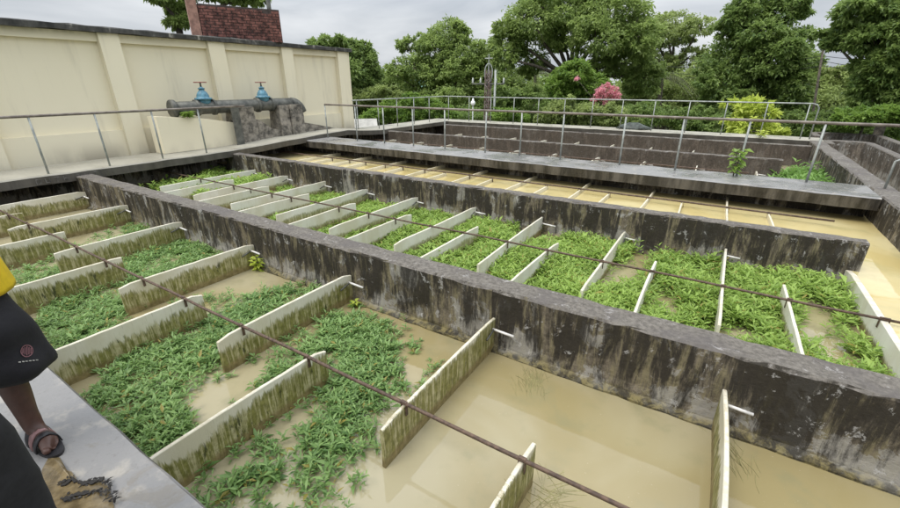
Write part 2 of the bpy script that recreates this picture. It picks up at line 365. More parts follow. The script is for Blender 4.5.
def tree(name, label, D, blobs, base, leaf, n, material, cat='tree', group=None, size=.2, spread=.6, trunk_r=None, ground=-3.0, zs=1.0, twigs=14):
    """blobs and base are photo pixels read at horizontal distance D, turned into metres there"""
    bl = []
    for (x, y, rx, ry) in blobs:
        s = px_m(x, y, D); dd = D + RNG.uniform(-spread, spread)*rx/s*1.2
        bl.append((atd(x, y, dd), (rx/s*.95, rx/s*.95, ry/s*zs)))
    b0 = atd(base, 100, D); b0[2] = ground
    root = empty(name, b0, label, cat, group)
    n = int(n*1.7); size *= .8
    sub = []
    for c_, r_ in bl:                                                         # ragged outline: smaller lobes budding from each big one
        sub.append((c_, tuple(np.array(r_)*.86)))
        for _ in range(9 if cat == 'bush' else 6):
            d_ = rdir(1)[0]; sub.append((np.array(c_)+d_*np.array(r_)*random.uniform(.75, 1.25 if cat == 'bush' else 1.05), tuple(np.array(r_)*random.uniform(.18, .42))))
    P, dn, tone, CC = crown_points(sub, n, .3)
    d = rdir(n)*.75 + dn*.6; d[:, 2] -= .25
    leaves_mesh('crown', P, d, rdir(n)*.7 + np.array([0, 0, 1.0]), RNG.uniform(.6, 1.3, n)*size, RNG.uniform(.6, 1.2, n)*size*.55, tone*.6 + RNG.uniform(0, .4, n), material, root)
    mb = MB(); cen = np.mean([c for c, r in bl], 0); low = min(c[2]-r[2] for c, r in bl)
    tr = trunk_r or max(.06, (cen[2]-ground)*.03)
    fork = np.array([b0[0]*.75+cen[0]*.25, b0[1]*.75+cen[1]*.25, max(low*.7+cen[2]*.3, ground + .5)])
    mid = (np.array(b0)+fork)/2 + np.array([random.uniform(-.15, .15), random.uniform(-.15, .15), 0])
    mb.tube([b0, mid, fork], [tr*1.25, tr, tr*.8], 8)
    for c, r in bl:
        k = fork*.45 + np.array(c)*.55 + rdir(1)[0]*.15*np.array(r)
        mb.tube([fork, k, c], [tr*.6, tr*.38, tr*.16], 6)
        for _ in range(twigs//4):
            e = np.array(c) + rdir(1)[0]*np.array(r)*.85; mb.tube([k*.3+np.array(c)*.7, e], [tr*.17, tr*.05], 5)
    mb.build('trunk', M['bark'], root, True)
    return root
def sprigs(P, H, leaf, nodes=4, spread=.5):
    """P base points, H heights: opposite leaf pairs up leaning stems"""
    n = len(P); lean = rdir(n)*spread; lean[:, 2] = 1; lean /= np.linalg.norm(lean, axis=1, keepdims=True)
    a0 = RNG.uniform(0, 6.28, n); out = []
    for k in range(nodes):
        f = (k+1)/nodes
        for sgn in (0, math.pi):
            a = a0 + k*1.4 + sgn + RNG.normal(0, .3, n); up = .15 + .65*f + RNG.normal(0, .2, n)
            D = np.stack([np.cos(a), np.sin(a), up], 1)
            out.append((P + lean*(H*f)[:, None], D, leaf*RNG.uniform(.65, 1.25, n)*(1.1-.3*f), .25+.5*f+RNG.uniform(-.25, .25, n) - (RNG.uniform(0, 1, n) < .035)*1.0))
    Pn = np.concatenate([o[0] for o in out]); Dn = np.concatenate([o[1] for o in out]); Ln = np.concatenate([o[2] for o in out]); Sn = np.concatenate([o[3] for o in out])
    return Pn, Dn, Ln, Sn
def in_poly(X, Y, poly):
    ins = np.zeros(len(X), bool); n = len(poly)
    for i in range(n):
        x1, y1 = poly[i]; x2, y2 = poly[(i+1) % n]
        c = ((y1 > Y) != (y2 > Y)) & (X < (x2-x1)*(Y-y1)/((y2-y1)+1e-12)+x1); ins ^= c
    return ins
def px_poly(p, z): return [tuple(atz(x, y, z)[:2]) for x, y in p]

# ================================================================== SETTING
GZ = -3.0
g = MB(); g.box(-900, 900, -900, 900, GZ-.3, GZ); tag(g.build('ground', M['ground']), kind='structure')
HIGH_Z = -.425                                                          # the yellow channel stands higher
for x0, x1, y0, y1, z in ((-11.55, 1.58, .3, 6.3, WATER_Z), (1.58, 4.4, .3, 3.1, WATER_Z), (1.58, 2.4, 3.1, 6.33, HIGH_Z), (-11.55, 2.4, 6.33, 9.25, HIGH_Z), (-11.55, 4.4, 9.25, 17.0, WATER_Z)):
    wt = MB(); wt.add([(x0, y0, z), (x1, y0, z), (x1, y1, z), (x0, y1, z)], [(0, 1, 2, 3)]); tag(wt.build('water', M['water_yellow' if z == HIGH_Z else 'water']), kind='structure')
bd = MB(); bd.box(-11.6, 4.5, .3, 17.1, -1.6, -1.5); tag(bd.build('basin_floor', M['mould2']), kind='structure')
# near walkway where the people stand: top of the thick front wall
nw = MB(); nw.beam('X', -12.0, 5.5, [(-.75, GZ), (-.75, -.02), (-.73, 0), (.462, 0), (.475, -.015), (.475, -1.5), (.475, GZ)], .25, .004)
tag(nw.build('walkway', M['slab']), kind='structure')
# walkway beside the building: rises over the pipe crossing, then level again
def slab_z(y): return float(np.interp(y, [-9, 6.2, 9.6, 10.4, 12.0, 30], [0, 0, .15, .15, 0, 0]))
def slab_x(y): return float(np.interp(y, [-9, 9.5, 12, 30], [-10.46, -10.5, -10.68, -10.68]))
rings = []
for y in np.arange(.48, 17.62, .3):
    z = slab_z(y); x = slab_x(y) + random.uniform(-.01, .01); j = random.uniform(-.006, .006)
    rings.append([(x, y, z-.17+j), (x, y, z-.02+j), (x-.02, y, z+j), (-11.78, y, z), (-11.78, y, z-.17)])
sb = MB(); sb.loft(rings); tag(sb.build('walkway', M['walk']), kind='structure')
ew = MB(); ew.box(-11.75, -11.58, .48, 17.5, GZ, -.175); tag(ew.build('basin_wall', M['mould2']), 'dark retaining wall in the shade under the walkway beside the building', 'wall')
# faint hand-painted marks on the edge of that walkway
pm = MB()
for k in range(7):
    y0 = 2.38 + k*.135 + (.06 if k > 3 else 0); z0 = -.135; hgt = .085
    st = [((0, 0), (0, 1)), ((0, 1), (.6, .9)), ((.6, .9), (.6, .1)), ((.6, .1), (0, 0))] if k in (0, 4) else [((0, 1), (0, .1)), ((0, .1), (.6, .1)), ((.6, .1), (.6, 1))] if k in (1, 5) else [((0, 1), (.7, 1)), ((.35, 1), (.35, 0))] if k in (2, 6) else [((0, 0), (0, 1)), ((0, .5), (.6, .5)), ((.6, 0), (.6, 1))]
    for (a0, b0_), (a1, b1_) in st:
        pm.tube([(-10.452, y0+a0*.1, z0+b0_*hgt), (-10.452, y0+a1*.1, z0+b1_*hgt)], .006, 4)
tag(pm.build('painted_marks', plain('faded_paint', (.10, .095, .085), .9, 0, .6, 12)), 'faint white hand-painted letters on the edge of the building walkway', 'marking', kind='stuff')
# middle walkway slab on its wall
mw = MB(); mw.beam('X', -10.75, 2.22, [(8.62, -.2), (8.60, -.02), (8.63, 0), (9.58, 0), (9.60, -.02), (9.60, -.2)], .25, .006)
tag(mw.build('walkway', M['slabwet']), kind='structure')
mw = MB(); mw.beam('X', -11.5, 2.22, [(9.12, -1.5), (9.12, -.205), (9.40, -.205), (9.40, -1.5)], .4, .004)
tag(mw.build('basin_wall', M['mould2']), 'shaded wall carrying the railed middle walkway', 'wall')
# far walkway slab and its wall
fw_ = MB(); fw_.beam('X', -10.66, 2.6, [(16.72, -.17), (16.70, -.02), (16.73, 0), (17.6, 0), (17.6, -.17)], .3, .006)
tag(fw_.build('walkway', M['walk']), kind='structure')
fw_ = MB(); fw_.beam('X', -11.5, 2.6, [(17.05, GZ), (17.05, -.175), (17.4, -.175), (17.4, GZ)], .5, .003)
tag(fw_.build('basin_wall', M['mould3']), 'shaded outer wall under the far walkway by the trees', 'wall')

# ------------------------------------------------------------------ dividing walls
WT = -.08
def divider(x0, x1, y0, y1, label, mt='mould', foot=True, zt=WT):
    c = .018
    pr = [(y0, -1.5), (y0, zt-c), (y0+c, zt), (y1-c, zt), (y1, zt-c), (y1, -1.5)]
    if foot: pr = [(y0-.07, -1.5), (y0-.065, WATER_Z+.015), (y0-.012, WATER_Z+.05), (y0, WATER_Z+.12), (y0, -.35)] + pr[1:]
    m_ = MB(); m_.beam('X', x0, x1, pr, .12, .007)
    return tag(m_.build('basin_wall', M[mt]), label, 'wall', 'concrete dividing walls of the basins')
divider(-10.75, 3.2, 2.97, 3.24, 'mould-blackened dividing wall between the muddy channel and the channel of bright weeds')
divider(-10.85, 1.66, 6.23, 6.43, 'dark dividing wall between the bright weed channel and the yellow water channel', 'mould')
divider(-11.2, 1.34, 12.55, 12.72, 'brown dividing wall behind the railed middle walkway, ending short of the cross wall', 'mould3', False)
divider(-10.3, 2.24, 15.85, 16.02, 'brown dividing wall under the far walkway by the trees', 'mould3', False)
# cross walls on the right with rounded returns
cw = MB(); cw.beam('Y', 3.3, 16.69, [(2.25, -1.6), (2.25, -.02), (2.27, 0), (2.56, 0), (2.58, -.02), (2.58, -1.6)], .2, .006)
tag(cw.build('basin_wall', M['mould2']), 'long cross wall that closes the right end of the railed channels', 'wall', 'cross walls')
def curved_wall(path, wdt, label):
    P = [Vector((x, y, 0)) for x, y in path]; rings = []
    for i, p in enumerate(P):
        tn = (P[min(i+1, len(P)-1)]-P[max(i-1, 0)]).normalized(); nn = Vector((-tn.y, tn.x, 0))*wdt/2
        a, b_ = p-nn, p+nn
        rings.append([(a.x, a.y, -1.6), (a.x, a.y, -.02), (a.x*.9+b_.x*.1, a.y*.9+b_.y*.1, 0), (a.x*.1+b_.x*.9, a.y*.1+b_.y*.9, 0), (b_.x, b_.y, -.02), (b_.x, b_.y, -1.6)])
    m_ = MB(); m_.loft(rings); return tag(m_.build('basin_wall', M['mould4']), label, 'wall', 'cross walls')
def arcp(cx, cy, r, a0, a1, n=6): return [(cx+r*math.cos(R(a0+(a1-a0)*k/n)), cy+r*math.sin(R(a0+(a1-a0)*k/n))) for k in range(n+1)]
curved_wall([(2.68, 16.0)] + arcp(3.03, 16.75, .35, 180, 90) + arcp(3.3, 16.75, .35, 90, 0) + [(3.65, y) for y in np.linspace(16, 4, 14)], .2, 'inner cross wall with a rounded corner and white lime streaks')
curved_wall([(2.66, 18.2)] + arcp(3.05, 19.3, .39, 180, 90) + arcp(4.0, 19.3, .39, 90, 0) + [(4.39, y) for y in np.linspace(18.5, 4, 16)], .2, 'outer cross wall with a rounded corner below the trees')

# ------------------------------------------------------------------ water plants (masses)
def weed_mass(label, polys, holes, z, dens, leaf, hmin, hmax, material, box, mod=.35, cat='water weed', soft=.07, low_x=False):
    x0, x1, y0, y1 = box; n = int((x1-x0)*(y1-y0)*dens)
    X = RNG.uniform(x0, x1, n); Y = RNG.uniform(y0, y1, n)
    keep = np.zeros(n); 
    for poly, dd in polys:
        keep = np.maximum(keep, in_poly(X + RNG.normal(0, soft, n), Y + RNG.normal(0, soft, n), px_poly(poly, z) if poly else [(x0, y0), (x1, y0), (x1, y1), (x0, y1)])*dd)
    nn = np.sin(X*3.1+1)*np.cos(Y*3.7+.5)*.5 + np.sin(X*7.3+Y*5.1)*.35 + np.sin(X*13+2)*np.sin(Y*15)*.3
    for poly in holes: keep *= np.where(in_poly(X + RNG.normal(0, .05, n), Y + RNG.normal(0, .05, n), px_poly(poly, z)), .04, 1)
    if low_x: keep *= np.interp(X, [-6, -2.2], [.5, 1])*np.where((X < -2.5) & (Y > 5.0), 1.0, np.interp(X, [-5, -2], [.55, 1]))
    ok = RNG.uniform(0, 1, n) < keep*np.clip(1-mod + nn*mod*1.6, .04, 1)
    X, Y = X[ok], Y[ok]; nn = nn[ok]; n = len(X)
    H = RNG.uniform(hmin, hmax, n)*np.clip(.8+nn*.45, .35, 1.4); big_ = RNG.lognormal(0, .28, n)
    if low_x: H *= np.interp(X, [-5.5, -1.2], [.38, 1])
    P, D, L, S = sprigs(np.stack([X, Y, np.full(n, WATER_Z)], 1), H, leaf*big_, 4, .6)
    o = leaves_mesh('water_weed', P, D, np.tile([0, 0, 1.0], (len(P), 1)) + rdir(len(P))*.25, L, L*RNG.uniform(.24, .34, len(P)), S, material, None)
    return tag(o, label, cat, kind='stuff')
weed_mass('green leafy weed in patches on the muddy near channel', [
    ([(38, 325), (45, 302), (95, 290), (128, 300), (122, 318), (60, 348)], .75),
    ([(120, 268), (150, 250), (185, 236), (215, 242), (222, 255), (170, 270), (130, 282)], 1),
    ([(85, 392), (130, 352), (200, 330), (232, 300), (300, 280), (312, 296), (262, 325), (222, 352), (190, 372), (172, 400), (200, 435), (165, 452), (118, 435)], 1),
    ([(225, 380), (300, 352), (330, 318), (352, 312), (385, 325), (418, 345), (400, 380), (355, 412), (320, 430), (322, 400), (318, 362), (270, 385)], 1),
    ([(200, 492), (250, 465), (320, 412), (362, 412), (340, 455), (300, 490), (275, 520), (190, 520)], .62),
    ([(250, 440), (370, 415), (330, 520), (230, 520)], .3), ([(130, 330), (300, 280), (420, 330), (440, 370), (360, 470), (250, 530), (150, 460), (90, 400)], .14), ([(60, 350), (130, 300), (240, 290), (330, 300), (250, 330), (120, 360)], .2), ([(20, 270), (130, 220), (240, 240), (200, 262), (60, 300)], .2),
    ([(10, 268), (62, 255), (70, 270), (20, 286)], .5), ([(90, 236), (138, 220), (165, 224), (120, 240)], .45)],
    [[(175, 388), (215, 375), (245, 385), (262, 392), (235, 415), (200, 425)], [(120, 325), (160, 312), (165, 322), (130, 340)]],
    -.62, 1750, .056, .015, .10, M['weed'], (-10.4, -.6, .5, 2.95), .4)
weed_mass('dense bright green weed filling the middle channel', [([], .95)],
    [[(508, 238), (530, 208), (598, 197), (612, 212), (575, 232), (530, 246)], [(592, 290), (600, 268), (650, 240), (668, 246), (640, 285)],
     [(640, 305), (665, 280), (680, 300), (672, 318)], [(700, 325), (745, 322), (790, 352), (760, 348)], [(790, 335), (800, 296), (832, 300), (848, 345), (900, 385), (830, 365)],
     [(690, 330), (740, 335), (740, 350), (690, 340)], [(165, 190), (260, 178), (330, 190), (300, 230), (220, 225)]],
    -.62, 1350, .078, .09, .23, M['weed2'], (-10.3, 1.52, 3.3, 6.2), .3, low_x=True)
weed_mass('thick weed growing in the dark beside the building walkway', [([(150, 190), (200, 172), (262, 165), (268, 182), (210, 196)], 1)], [], -.58, 420, .11, .12, .25, M['weed2'], (-10.9, -8.4, 3.4, 6.2), .25)
weed_mass('green weed tufts between the cream baffles near the building', [([(215, 215), (300, 175), (330, 195), (270, 222)], .75)], [], -.6, 500, .08, .04, .09, M['weed2'], (-8.5, -5.2, 3.4, 6.2), .5)
weed_mass('pale green grass patch at the open end of the far channel', [([(784, 164), (822, 166), (836, 184), (782, 182)], 1)], [], -.3, 420, .14, .2, .42, M['grass'], (.9, 2.3, 10.5, 14.5), .2)

# ================================================================== BAFFLES
def baffle(axis_x, y0, y1, zt, mt, label, group, wall_end, pipe_y, stub=True, th=.026):
    root = empty('baffle', (axis_x, (y0+y1)/2, WATER_Z), label, 'baffle', group)
    n = 15; rings = []; tilt = random.uniform(-.018, .018); bow = random.uniform(-.022, .022); lean = random.uniform(-.02, .02); sag = random.uniform(-.012, .012)
    ys = np.linspace(y0, y1, n)
    for i, y in enumerate(ys):
        s = i/(n-1); x = axis_x + tilt*(s-.5)*2 + bow*math.sin(math.pi*s); z = zt + random.uniform(-.0018, .0018) + sag*(s-.5) - (random.uniform(0, .03) if i in (0, n-1) else 0); xb = x - lean
        rings.append([(xb-th/2, y, -1.25), (x-th/2, y, z-.005), (x-th/2+.005, y, z), (x+th/2-.005, y, z), (x+th/2, y, z-.005), (xb+th/2, y, -1.25)])
    MB().loft(rings).build('board', M[mt], root)
    cl = MB(); cl.box(axis_x-th/2-.009, axis_x-th/2-.003, pipe_y-.011, pipe_y+.011, zt-.075, zt+.012)
    cl.box(axis_x+th/2+.003, axis_x+th/2+.009, pipe_y-.011, pipe_y+.011, zt-.075, zt+.012); cl.box(axis_x-th/2-.009, axis_x+th/2+.009, pipe_y-.011, pipe_y+.011, zt+.027, zt+.031)
    cl.build('strap', M['rust'], root)
    if stub:
        sg = -1 if wall_end > (y0+y1)/2 else 1; ys_ = wall_end + sg*.05; zz = zt-.09; L = random.uniform(.17, .24)
        s_ = MB(); s_.tube([(axis_x+th/2+.002, ys_, zz), (axis_x+L, ys_+.004, zz-.012)], .0115, 8); s_.build('pipe_stub', M['pvc'], root, True)
        s_ = MB(); s_.tube([(axis_x+th/2+.016, ys_+sg*.005, zz), (axis_x+th/2+.017, ys_+sg*.14, zz-.035)], .009, 6)
        s_.build('bracket', M['steel'], root, True)
    return root
P1Y, P2Y, P3Y = 1.655, 4.85, 8.2
ch1w = [-10.21+1.763*k for k in range(7)]
for k, x in enumerate(ch1w):
    baffle(x, 1.43, 2.955, -.342, 'board', 'algae-streaked baffle fixed to the black wall of the muddy channel, %s from the building' % ORD[k+1], 'baffles on the black wall of the muddy channel', 2.955, P1Y)
ch1s = [-9.35, -7.6, -5.84, -4.09, -2.33, -.57]
for k, x in enumerate(ch1s):
    baffle(x, .50, 1.82, -.342, 'board', 'mossy baffle fixed to the wet grey walkway side, %s from the building' % ORD[k+1], 'baffles on the walkway side of the muddy channel', .5, P1Y, False)
ch2b = [1.58-1.245*k for k in range(9, -1, -1)]
for k, x in enumerate(ch2b):
    baffle(x, 4.02 if k < 9 else 3.25, 6.21, -.39, 'board2', 'cream baffle fixed to the far wall of the bright weed channel, %s from the building' % ORD[k+1], 'baffles on the far wall of the weed channel', 6.21, P2Y, True, .026 if k < 9 else .055)
ch2a = [.89-1.243*k for k in range(8, -1, -1)]
for k, x in enumerate(ch2a):
    baffle(x, 3.26, 5.27, -.39, 'board2', 'cream baffle fixed to the near wall of the bright weed channel, %s from the building' % ORD[k+1], 'baffles on the near wall of the weed channel', 3.26, P2Y, False)
for k, x in enumerate([.33-1.245*k for k in range(8, -1, -1)]):
    baffle(x, 7.0, 9.1, -.35, 'board3', 'long pale baffle in the yellow water channel, %s from the building' % ORD[k+1], 'long baffles of the yellow water channel', 9.1, P3Y, False)
for k, x in enumerate([.90-1.243*k for k in range(8, -1, -1)]):
    baffle(x, 6.45, 8.24, -.35, 'board3', 'short pale baffle in the yellow water channel, %s from the building' % ORD[k+1], 'short baffles of the yellow water channel', 6.45, P3Y, False)
for k, x in enumerate([-10.25+1.235*k for k in range(10)]):
    baffle(x, 10.6, 12.53, -.36, 'board2', 'white baffle tip before the brown wall behind the middle railing, %s from the building' % ORD[k+1], 'baffles behind the middle railing', 12.53, 11.9)
for k, x in enumerate([-9.36+1.243*k for k in range(9)]):
    baffle(x, 14.0, 15.83, -.41, 'board2', 'white baffle tip showing over the brown wall under the far walkway, %s from the building' % ORD[k+1], 'baffles under the far walkway', 15.83, 15.0, False)
def long_pipe(x0, x1, y, z, r, label):
    P = [(x, y + random.uniform(-.006, .006), z + random.uniform(-.004, .004)) for x in np.arange(x0, x1+.01, .6)]
    mb = MB(); mb.tube(P, r, 10); o = mb.build('tie_pipe', M['rust'], None, True); return tag(o, label, 'pipe', 'rusty tie pipes over the channels')
long_pipe(-11.5, 2.2, P1Y, -.342+.014, .0125, 'rusty tie pipe laid across the baffles of the muddy channel')
long_pipe(-11.5, 2.2, P2Y, -.39+.014, .0125, 'rusty tie pipe laid across the baffles of the bright weed channel')
long_pipe(-11.5, 2.2, P3Y, -.35+.018, .015, 'rusty tie pipe laid across the baffles of the yellow water channel')
long_pipe(-11.3, .9, 11.9, -.36+.018, .015, 'thin tie pipe laid across the white baffles behind the middle railing')

# ================================================================== RAILINGS
def railing(label, top, posts, rail_mat='raildark', r=.025, pr=.018, loc=None, lower=None):
    root = empty('railing', loc or posts[0][0], label, 'railing', 'pipe railings')
    mb = MB(); mb.tube(top, r, 10); mb.build('top_rail', M[rail_mat], root, True)
    if lower: mb = MB(); mb.tube(lower, .014, 8); mb.build('mid_rail', M['galv'], root, True)
    for b_, t_ in posts:
        mb = MB(); mb.tube([b_, t_], pr, 8); mb.build('post', M['galv'], root, True)
    return root
railing('brown-topped railing along the walkway beside the cream building', [(-10.62, y, 1.04) for y in (.7, 2, 4, 6, 6.86)],
        [((-10.62, y, -.01), (-10.62, y, 1.03)) for y in (.66, 1.64, 2.63, 3.62, 4.65, 5.65)])
xs = [-10.4, -9.15, -8.1, -7.07, -6.05, -4.87, -3.95, -2.97, -1.7, -.65, .38, 1.40]
railing('brown-topped railing on the wet middle walkway', [(x, 9.36, .985 + random.uniform(-.004, .004)) for x in np.linspace(-10.4, 4.6, 16)],
        [((x, 9.36, -.01), (x+random.uniform(-.015, .015), 9.36, .98)) for x in xs])
yl = [11.3, 12.4, 13.5, 14.6, 15.7]
railing('grey railing round the far walkway in front of the trees',
        [(-10.95, 11.1, 1.03), (-10.95, 14, 1.03), (-10.95, 16.6, 1.03), (-10.88, 16.85, 1.03), (-10.6, 16.95, 1.03)] + [(x, 16.95, 1.02) for x in np.linspace(-9, 2.1, 9)] + [(2.22, 16.97, .99), (2.28, 16.98, .9), (2.28, 16.98, .0)],
        [((-10.95, y, -.01), (-10.95, y, 1.02)) for y in yl] + [((x, 16.95, -.01), (x, 16.95, 1.01)) for x in [-10.75+1.07*k for k in range(12)] + [2.05]], 'galv', .02, .016)
stub = MB(); stub.tube([(2.42, 9.45, -.01), (2.42, 9.45, .44), (2.46, 9.43, .47)], .018, 8); tag(stub.build('pipe_post', M['galv'], None, True), 'short bare pipe standing on the long cross wall', 'post')

# ================================================================== BUILDING
XB, YC, ZB = -12.2, 12.12, 2.62
bl = empty('building', (XB-4, 4, GZ), 'long cream building with pilasters and a black stained coping', 'building')
mb = MB(); mb.box(-22, XB, -6, YC-.02, GZ, ZB); mb.build('wall', M['cream'], bl)
pil = [(-5.2, -4.75), (-2.75, -2.3), (-.3, .12), (2.05, 2.45), (4.60, 5.0), (7.05, 7.5), (9.35, 9.76), (11.68, YC)]
for a, c in pil:
    mb = MB(); mb.box(XB+.002, XB+.17, a, c, GZ, ZB-.003); mb.build('pilaster', M['cream'], bl)
for (a0, a1), (c0, c1) in zip(pil[:-1], pil[1:]):
    mb = MB(); mb.box(XB+.002, XB+.09, a1+.002, c0-.002, 2.44, ZB-.003); mb.build('moulding', M['cream'], bl)
    mb = MB(); mb.box(XB+.002, XB+.08, a1+.002, c0-.002, GZ, .56); mb.build('plinth', M['cream'], bl)
mb = MB(); mb.box(-22, XB+.13, YC-.018, YC+.14, GZ, ZB-.005); mb.build('corner_pilaster', M['cream'], bl)
mb = MB(); mb.beam('Y', -6.2, YC+.2, [(XB-.35, ZB+.002), (XB-.35, ZB+.14), (XB+.20, ZB+.12), (XB+.24, ZB+.1), (XB+.24, ZB+.002)], .3, .012)
mb.build('coping', M['coping'], bl)
mb = MB(); mb.box(-22.1, XB-.36, -6.1, YC+.1, ZB+.002, ZB+.11); mb.build('roof', M['coping'], bl)
# brick wall on the roof
bk = empty('brick_wall', (-12.9, 7.3, ZB+.12), 'dark red brick wall standing on the roof of the cream building', 'wall')
A = atx(197, 4, -12.75); ang = math.radians(90-27)
p0 = np.array([A[0], A[1], 0]); tdir = np.array([math.cos(R(90-25)), math.sin(R(90-25)), 0]); ndir = np.array([tdir[1], -tdir[0], 0])
Lb = 2.12; ztop = 3.60
def obox(mb, s0, s1, d0, d1, z0, z1):
    vs = [p0 + tdir*s + ndir*d + np.array([0, 0, z]) for z in (z0, z1) for s, d in ((s0, d0), (s1, d0), (s1, d1), (s0, d1))]
    return mb.add(vs, [(0, 3, 2, 1), (4, 5, 6, 7), (0, 1, 5, 4), (1, 2, 6, 5), (2, 3, 7, 6), (3, 0, 4, 7)])
mb = MB(); obox(mb, .0, Lb, -.2, -.012, ZB+.1, ztop-.01); mb.build('mortar_core', M['mortar'], bk)
mb = MB(); rows = int((ztop-ZB-.1)/.075)
for r_ in range(rows):
    s = -.11 if r_ % 2 else 0.0
    while s < Lb:
        a, c = max(s, 0), min(s+.225, Lb)
        if c-a > .04 and not (r_ == rows-1 and random.random() < .15):
            obox(mb, a, c-.012, -.21, random.uniform(-.006, .008), ZB+.11+r_*.075, ZB+.11+r_*.075+.062)
        s += .237
tag(mb.build('brickwork', M['brick'], bk), kind='stuff')
mb = MB(); obox(mb, -.26, -.02, -.24, .02, ZB+.1, ztop+.25); mb.build('end_pier', plain('pier', (.30, .17, .13), .85, 0, .3, 8), bk)
P = atx(269, 8, -13.6); mb = MB(); mb.tube([(P[0], P[1], ZB+.12), (P[0], P[1], 5.0)], .07, 10); tag(mb.build('roof_pole', M['steel'], None, True), 'grey pole rising behind the brick wall on the roof', 'pole')

# ================================================================== PIPE, VALVES, SUPPORTS
XP, ZP, RP = -11.55, 1.0, .165
wm = empty('water_main', (XP, 7.5, .05), 'grey steel water main with two blue gate valves beside the building', 'pipe')
mb = MB(); mb.tube([(XP, y, ZP) for y in (5.62, 6.2, 7.4, 8.6, 9.05)], RP, 20); mb.build('pipe', M['steel'], wm, True)
mb = MB(); mb.tube([(XP, 5.52, ZP), (XP, 5.60, ZP)], .215, 20); mb.build('flange', M['steel'], wm, True)
mb = MB(); mb.tube([(XP, 9.06+.34*math.sin(a), ZP-.34+.34*math.cos(a)) for a in np.linspace(0, 1.35, 8)], [RP*1.06]*8, 20); mb.build('elbow', M['steel'], wm, True)
for yv in (6.36, 8.1):
    for d_ in (-.22, .22):
        mb = MB(); mb.tube([(XP, yv+d_-.03, ZP), (XP, yv+d_+.03, ZP)], .2, 18); mb.build('flange', M['steel'], wm, True)
    mb = MB(); mb.lathe((XP, yv, ZP+.08), [(.14, 0), (.16, .06), (.16, .11), (.205, .115), (.205, .15), (.15, .16), (.15, .20), (.13, .25), (.10, .30), (.065, .33), (.065, .36), (.08, .365), (.08, .39), (.04, .40), (.035, .42)], 16)
    v_ = mb.build('gate_valve', M['blue'], wm, True)
    mb = MB(); mb.lathe((XP, yv, ZP+.49), [(.022, 0), (.022, .13)], 8); mb.build('stem', M['steel'], v_, True)
    mb = MB(); mb.tube([(XP+.14*math.cos(a), yv+.14*math.sin(a), ZP+.605) for a in np.linspace(0, 2*math.pi, 17)], .014, 6, False)
    for a in range(4): mb.tube([(XP, yv, ZP+.605), (XP+.14*math.cos(a*math.pi/2+.4), yv+.14*math.sin(a*math.pi/2+.4), ZP+.605)], .011, 6)
    mb.build('handwheel', M['redpaint'], v_, True)
def support(y0, y1, x0, x1, z0, z1, label, mt='support', lean=0.0):
    mb = MB(); rings = []
    for k in range(6):
        z = z0+(z1-z0)*k/5; j = lambda: random.uniform(-.012, .012)
        e = .04*(1-k/5)
        rings.append([(x0-e+j(), y0-e+j()+lean*(z-z0), z), (x1+e+j(), y0-e+j()+lean*(z-z0), z), (x1+e+j(), y1+e+j()+lean*(z-z0), z), (x0-e+j(), y1+e+j()+lean*(z-z0), z)])
    mb.loft(rings); return tag(mb.build('pipe_support', M[mt], None), label, 'support', 'concrete supports of the water main')
support(7.02, 7.55, -11.77, -11.28, .02, ZP-.03, 'wide stained concrete support under the water main beside the steel post')
support(8.42, 8.72, -11.77, -11.3, .08, ZP-.03, 'narrow concrete support under the water main past the second valve')
support(8.78, 9.2, -11.77, -11.25, .09, ZP-.02, 'speckled concrete support under the elbow of the water main')
mb = MB(); mb.box(-11.12, -11.08, 6.78, 6.99, .0, 1.06); mb.box(-11.2, -11.12, 6.95, 6.99, 0, 1.06); tag(mb.build('steel_post', M['steel']), 'dark flat steel post beside the wide concrete support', 'post')
def skew_block(pts, x0, x1, name, mt, label, cat):
    """outline in (y, z) given real thickness across x"""
    n = len(pts); vs = [(x0, y, z) for y, z in pts] + [(x1, y, z) for y, z in pts]
    mb = MB(); mb.add(vs, [tuple(range(n)), tuple(range(2*n-1, n-1, -1))] + [(i, (i+1) % n, n+(i+1) % n, n+i) for i in range(n)])
    return tag(mb.build(name, M[mt]), label, cat)
skew_block([(5.02, .005), (6.9, .005), (6.9, .60), (6.2, .74), (5.45, .82), (5.02, .86)], -11.72, -11.30, 'low_wall', 'cream', 'low cream plastered wall with a sloping top under the water main', 'wall')
skew_block([(7.62, .04), (8.95, .12), (8.6, .22), (8.1, .34), (7.8, .55), (7.58, .66), (7.58, .5)], -11.6, -11.34, 'stay_ramp', 'support', 'curved concrete stay between the supports of the water main', 'stay')
skew_block([(9.27, .14), (10.5, .17), (10.1, .25), (9.6, .36), (9.3, .42)], -11.6, -11.3, 'stay_ramp', 'support', 'sloping concrete stay past the elbow of the water main', 'stay')

# ================================================================== SMALL PLANTS
def potless(name, label, base, n, h, leaf, material, spread=.5, droop=.2, stems=1, wide=.5, cat='plant'):
    root = empty(name, base, label, cat)
    P, D, L, S = [], [], [], []; mb = MB()
    for s in range(stems):
        ln = rdir(1)[0]*spread; ln[2] = 1; ln /= np.linalg.norm(ln); hh = h*random.uniform(.7, 1)
        mb.tube([base, np.array(base)+ln*hh], [.008, .004], 5)
        for k in range(n):
            f = .15+.85*(k+.5)/n; a = k*2.4+s*1.3
            P.append(np.array(base)+ln*hh*f); D.append([math.cos(a), math.sin(a), .45-droop*2*(1-f*.5)]); L.append(leaf*random.uniform(.7, 1.2)); S.append(random.uniform(.2, 1))
    mb.build('stem', M['bark'], root, True)
    leaves_mesh('leaves', P, np.array(D), np.tile([0, 0, 1.0], (len(P), 1)), np.array(L), np.array(L)*wide, np.array(S), material, root)
    return root
potless('wall_plant', 'bright leafy plant rooted on the black wall by a baffle end', aty(260, 272, 2.9), 16, .26, .10, M['lime'], .4, .3, 2)
